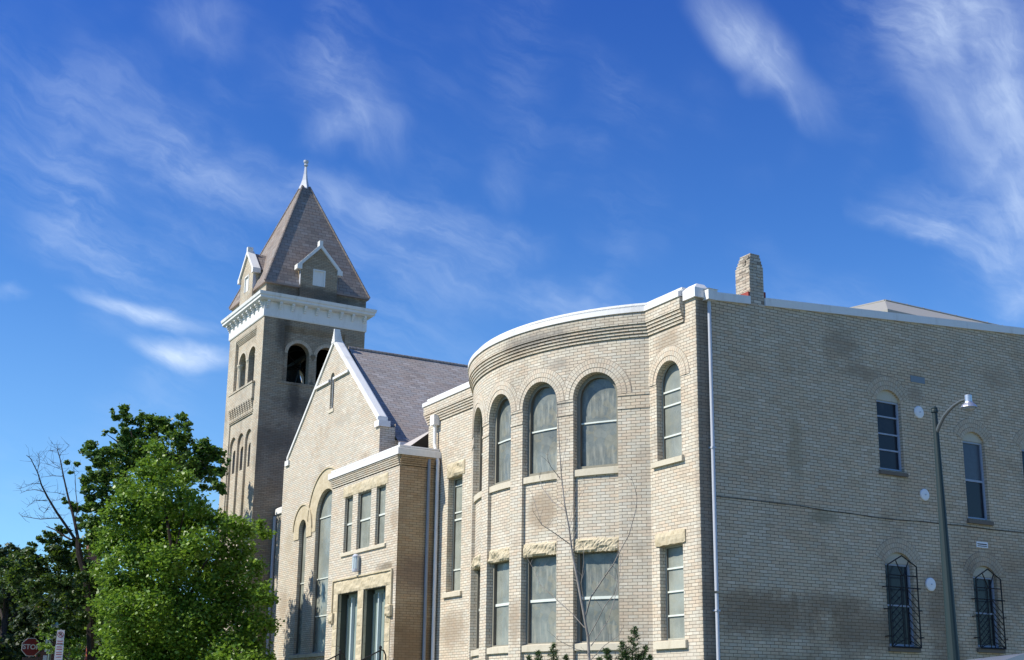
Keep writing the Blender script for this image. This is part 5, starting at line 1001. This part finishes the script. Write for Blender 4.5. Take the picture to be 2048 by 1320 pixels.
def leaves(name, clumps, dens, size, seed, m, parent, up=.5, sub=14, tight=.36, aspect=.75, minr=0.):
    rs = np.random.RandomState(seed); Pc = []
    for (x, y, z, r) in clumps:
        n = max(6, int(dens*r*r)); k = max(3, int(sub*r))
        u = rs.normal(size=(k, 3)); u /= np.linalg.norm(u, axis=1)[:, None]; sc_ = u*(r*rs.uniform(.35, .85, (k, 1)))
        idx = rs.randint(0, k, n); w = rs.normal(size=(n, 3))*r*tight*.6
        w *= np.array([1, 1, .75]); Pc.append(np.array([x, y, z])+sc_[idx]+w)
    P = np.concatenate(Pc); n = len(P)
    nrm = rs.normal(size=(n, 3)); nrm[:, 2] = np.abs(nrm[:, 2])+up; nrm /= np.linalg.norm(nrm, axis=1)[:, None]
    a = rs.normal(size=(n, 3)); a[:, 2] -= .4; a -= nrm*(a*nrm).sum(1)[:, None]; a /= np.linalg.norm(a, axis=1)[:, None]; b = np.cross(nrm, a)
    s = size*rs.uniform(.65, 1.25, (n, 1)); off = Vector(ORG[parent.name]); P = P-np.array(off)
    V = np.stack([P-a*s*.5, P+b*s*aspect*.5+a*s*.05-nrm*s*.1, P+a*s*.55, P-b*s*aspect*.5+a*s*.05-nrm*s*.1], 1).reshape(-1, 3)
    me = bpy.data.meshes.new(name); me.vertices.add(4*n); me.vertices.foreach_set('co', V.ravel().astype(np.float32))
    me.loops.add(4*n); me.loops.foreach_set('vertex_index', np.arange(4*n, dtype=np.int32))
    me.polygons.add(n); me.polygons.foreach_set('loop_start', np.arange(0, 4*n, 4, dtype=np.int32)); me.polygons.foreach_set('loop_total', np.full(n, 4, dtype=np.int32))
    me.materials.append(m); me.update(calc_edges=True); me.validate()
    o = bpy.data.objects.new(name, me); C.objects.link(o); o.parent = parent; ORG[o.name] = tuple(off); return o
def bark(name, c, c2):
    m = mat(name, c, .9, .15); nt = m.node_tree; p = pos(nt); n = nz(nt, sclv(nt, p, (1, 1, .3)), 9, 6, .7)
    nt.links.new(mixc(nt, mrange(nt, n, .35, .7), c, c2), nt.nodes['Principled BSDF'].inputs['Base Color']); return m
M_BARK = bark('dark_bark', (.028, .022, .02), (.055, .045, .038)); M_PALEBARK = bark('pale_bark', (.33, .30, .265), (.19, .17, .15))
L_MAPLE = leaf_mat('bright_leaves', (.066, .150, .014), (.130, .255, .027), (.25, .37, .065), .42, .36)
L_DARK = leaf_mat('dark_leaves', (.030, .085, .016), (.058, .140, .026), (.115, .205, .045), .48, .3)
L_MID = leaf_mat('mid_leaves', (.020, .050, .012), (.040, .085, .018), (.080, .145, .030), .5, .25)
L_BACK = leaf_mat('shaded_far_leaves', (.012, .028, .010), (.020, .045, .015), (.036, .065, .020), .6, .15)  # leaf colour darkened to stand in for shade cast by nearer trees
L_YEW = leaf_mat('yew_needles', (.020, .055, .020), (.040, .090, .030), (.10, .17, .045), .5, .15)
def limbs(name, lines, m, parent, n=6):
    mb = MB()
    for pl in lines: tube(mb, pl, n)
    return mb.build(name, m, parent, smooth=True)
t = thing('maple_tree', 'bright green leafy tree, the fullest and nearest, in front of the church tower', 'tree', (MAPLELIMB[0][0][0], MAPLELIMB[0][0][1], 0))
limbs('trunk', MAPLELIMB, M_BARK, t); leaves('crown', [(a, b, c, r*1.12) for a, b, c, r in MAPLE], 3000, .125, 1, L_MAPLE, t, sub=26, tight=.55)
t = thing('tall_tree', 'tall dark green tree rising behind the bright leafy one, beside the tower', 'tree', (DARKLIMB[0][0][0], DARKLIMB[0][0][1], 0))
limbs('trunk', DARKLIMB, M_BARK, t); leaves('crown', DARK, 2200, .15, 2, L_DARK, t, sub=22, tight=.34)
t = thing('half_bare_tree', 'dark tree with bare upper limbs and leafy low branches left of the others', 'tree', (HALFLIMB[0][0][0], HALFLIMB[0][0][1], 0))
limbs('trunk', HALFLIMB, M_BARK, t); leaves('crown', HALF, 2100, .135, 3, L_MID, t)
# fine dead twigs of the half bare tree
rnd = random.Random(5); tw = MB()
for pl in HALFLIMB[1:3]+HALFLIMB[3:7]+HALFLIMB[7:20]:
    for k in range(len(pl)-1):
        for _ in range(3):
            f = rnd.random(); p = Vector(pl[k][:3]).lerp(Vector(pl[k+1][:3]), f); d = Vector((rnd.uniform(-1, 1), rnd.uniform(-1, 1), rnd.uniform(-.1, 1))).normalized()*rnd.uniform(.12, .38); q = p+d
            tube(tw, [(*p, .006), (*q, .0025)], 4, False); e = q-p; q2 = q+Vector((e.x+rnd.uniform(-.2, .2), e.y+rnd.uniform(-.2, .2), e.z+rnd.uniform(-.1, .2)))*.5; tube(tw, [(*q, .0035), (*q2, .002)], 4, False)
tw.build('twigs', M_BARK, t)
def plain_tree(name, label, base, trunk_r, clumps, dens, size, seed, m):
    t = thing(name, label, 'tree', base); top = max(clumps, key=lambda c: c[2])
    cx = sum(c[0] for c in clumps)/len(clumps); cy = sum(c[1] for c in clumps)/len(clumps); cz = sum(c[2] for c in clumps)/len(clumps)
    ln_ = [[(*base[:2], -.2, trunk_r), ((base[0]+cx)/2, (base[1]+cy)/2, cz*.5, trunk_r*.8), (cx, cy, cz, trunk_r*.5), (*top[:3], .02)]]
    for c in clumps[::3]: ln_.append([(cx, cy, cz*.75, trunk_r*.35), (*c[:3], .02)])
    limbs('trunk', ln_, M_BARK, t); leaves('crown', clumps, dens, size, seed, m, t); return t
b1 = [c for i, c in enumerate(BACK) if i % 2 == 0]; b2 = [c for i, c in enumerate(BACK) if i % 2 == 1]
plain_tree('far_tree', 'far dull green tree whose crown shows at the left edge of the picture', (-46, -6, 0), .22, b1, 800, .26, 7, L_BACK)
plain_tree('far_tree', 'farther dark tree behind the stop sign, under the half bare branches', (-51, -4.5, 0), .22, b2, 800, .26, 8, L_BACK)
rnd = random.Random(11)
def ball(cx, cy, cz, rx, rz, n, r0, r1): return [(cx+rnd.gauss(0, rx*.5), cy+rnd.gauss(0, rx*.5), cz+rnd.gauss(0, rz*.5), rnd.uniform(r0, r1)) for _ in range(n)]
plain_tree('far_tree', 'dark tree low behind the sign pole and the bare trunk', (-42, -2, 0), .2, ball(-42, -2, 4.6, 2.6, 3.2, 26, .6, 1.1), 900, .22, 9, L_BACK)
plain_tree('small_tree', 'yellow green young tree behind the parking sign', (-27, -6.6, 0), .06, ball(-26.6, -6.7, 3.3, .6, 1.4, 12, .25, .45), 900, .13, 10, L_MAPLE)
plain_tree('far_tree', 'dark bushy tree behind the orange post at the street end', (-36, -3, 0), .2, ball(-36, -3.4, 3.6, 2.2, 2.6, 24, .5, .9), 900, .2, 12, L_BACK)
# bare sapling and yews before the curved bay
t = thing('bare_sapling', 'slender leafless sapling with pale branches in front of the curved bay', 'sapling', (SAP[0][0][0], SAP[0][0][1], 0))
limbs('trunk', [[(1.90, -3.88, -.05, .042), (1.89, -3.89, 1.2, .039), SAP[0][0]]]+SAP[:1], M_PALEBARK, t, 8); [limbs('branch', [b_], M_PALEBARK, t, 6) for b_ in SAP[1:]]
rnd = random.Random(8); tw = MB()
for pl in SAP:
    for k in range(1, len(pl)-1):
        for _ in range(2):
            if rnd.random() < .3: continue
            p = Vector(pl[k][:3]).lerp(Vector(pl[k+1][:3]), rnd.random()); d = Vector((rnd.uniform(-1, 1), rnd.uniform(-1, 1), rnd.uniform(.3, 1.3))).normalized()*rnd.uniform(.1, .32)
            q = p+d; tube(tw, [(*p, .0035), (*((p+q)/2+Vector((0, 0, .01))), .0025), (*q, .0015)], 4, False)
tw.build('twigs', M_PALEBARK, t)
def yew(label, base, shoots, seed):
    t = thing('yew_shrub', label, 'shrub', base, 'yew shrubs before the curved bay'); rs = random.Random(seed); st = MB(); nd = MB()
    for tip in shoots:
        b = Vector((base[0]+rs.uniform(-.15, .15), base[1]+rs.uniform(-.15, .15), .3)); tp = Vector(tip); mid = b.lerp(tp, .6)+Vector((rs.uniform(-.1, .1), rs.uniform(-.1, .1), 0))
        pl = [b, mid, tp]; tube(st, [(*b, .03), (*mid, .018), (*tp, .004)], 5)
        L_ = (tp-mid).length; main = [(mid.lerp(tp, k/26), k/26) for k in range(27)]+[(b.lerp(mid, .4+.6*k/30), -1) for k in range(30)]
        for p, f in main:
            br = .30*(1-max(0, f))**.7+.05
            for _ in range(3):
                d = Vector((rs.gauss(0, 1), rs.gauss(0, 1), .55+rs.random()*.7)).normalized()*br*rs.uniform(.5, 1); e = p+d; tube(st, [(*p, .004), (*e, .002)], 3, False)
                nn_ = int(16+br*60)
                for k in range(nn_):
                    c = p.lerp(e, .25+.75*k/nn_); dirv = (d.normalized()*.5+Vector((rs.gauss(0, 1), rs.gauss(0, 1), rs.gauss(.2, .8))).normalized()).normalized()*rs.uniform(.04, .075); sd = dirv.cross(Vector((rs.random(), rs.random(), rs.random()))).normalized()*.008
                    nd.face([c-sd, c+dirv*.5+sd*.0-sd*.6, c+dirv, c+dirv*.5+sd, ])
    st.build('stems', M_BARK, t); nd.build('foliage', L_YEW, t)
yew('dark green yew shrub just left of the sapling trunk', (-.45, -3.0, 0), [(-.58, -3.12, 2.83), (-.75, -3.35, 2.70), (-.30, -3.0, 2.62), (-.95, -3.45, 2.62), (-.1, -2.85, 2.45)], 1)
yew('taller dark green yew shrub right of the sapling, below the end bay', (1.0, -2.5, 0), [(1.02, -2.37, 3.10), (.90, -2.56, 2.84), (1.13, -2.2, 2.76), (.76, -2.82, 2.72), (1.2, -2.15, 2.6), (.66, -2.9, 2.55), (.95, -2.5, 2.65), (1.05, -2.3, 2.6)], 2)
# ================================================================== ground
def gz(x, y): return min(1.4, max(0, -x-14)*.06)
mb = MB(); xs = [-900, -300, -80, -60, -45, -38, -32, -26, -20, -14, -5, 5, 30, 80, 300, 900]; ys = [-900, -200, -60, -30, -14, -8, 0, 10, 40, 120, 900]
for a, b in zip(xs, xs[1:]):
    for c, d in zip(ys, ys[1:]): mb.face([(a, c, gz(a, c)), (b, c, gz(b, c)), (b, d, gz(b, d)), (a, d, gz(a, d))])
mg = mat('lawn', (.09, .115, .045), .9, .1); dirty(mg, .6, .5, (.20, .17, .11), False); tag(mb.build('ground', mg), None, None, kind='structure')
M_ASPH = dirty(mat('worn_road', (.13, .125, .118), .9, .2), .4, .6, (.08, .08, .078), False); M_CONC = dirty(mat('concrete', (.34, .32, .28), .9, .2), .4, .8, (.2, .19, .17), False)
def strip(name, pts, z, m, wx=None):
    mb = MB()
    for a, b in zip(pts, pts[1:]):
        mb.face([(a[0], a[1], gz(a[0], 0)+z), (b[0], b[1], gz(b[0], 0)+z), (b[2], b[3], gz(b[2], 0)+z), (a[2], a[3], gz(a[2], 0)+z)])
    return tag(mb.build(name, m), None, None, kind='structure')
strip('road', [(x, -22, x, -10) for x in (-80, -60, -45, -38, -32, -26, -20, -14, -5, 8)]+[(20, -22, 20, -10), (60, -22, 60, -10)], .006, M_ASPH)
strip('side_road', [(8.5, -10, 20, -10), (8.5, 80, 20, 80)], .006, M_ASPH)
def slab(name, x0, x1, y0, y1):
    mb = MB(); n = max(1, int(abs(x1-x0)/6))
    for i in range(n):
        a = x0+(x1-x0)*i/n; b = x0+(x1-x0)*(i+1)/n; za, zb = gz(a, 0), gz(b, 0)
        mb.face([(a, y0, za+.13), (b, y0, zb+.13), (b, y1, zb+.13), (a, y1, za+.13)]); mb.face([(a, y0, za-.1), (b, y0, zb-.1), (b, y0, zb+.13), (a, y0, za+.13)])
        mb.face([(b, y1, zb-.1), (a, y1, za-.1), (a, y1, za+.13), (b, y1, zb+.13)])
    mb.face([(x1, y0, gz(x1, 0)-.1), (x1, y1, gz(x1, 0)-.1), (x1, y1, gz(x1, 0)+.13), (x1, y0, gz(x1, 0)+.13)])
    tag(mb.build(name, M_CONC), None, None, kind='structure')
slab('pavement', -80, 5, -10, -8.4); slab('side_pavement', 5, 8.5, -10, 80)
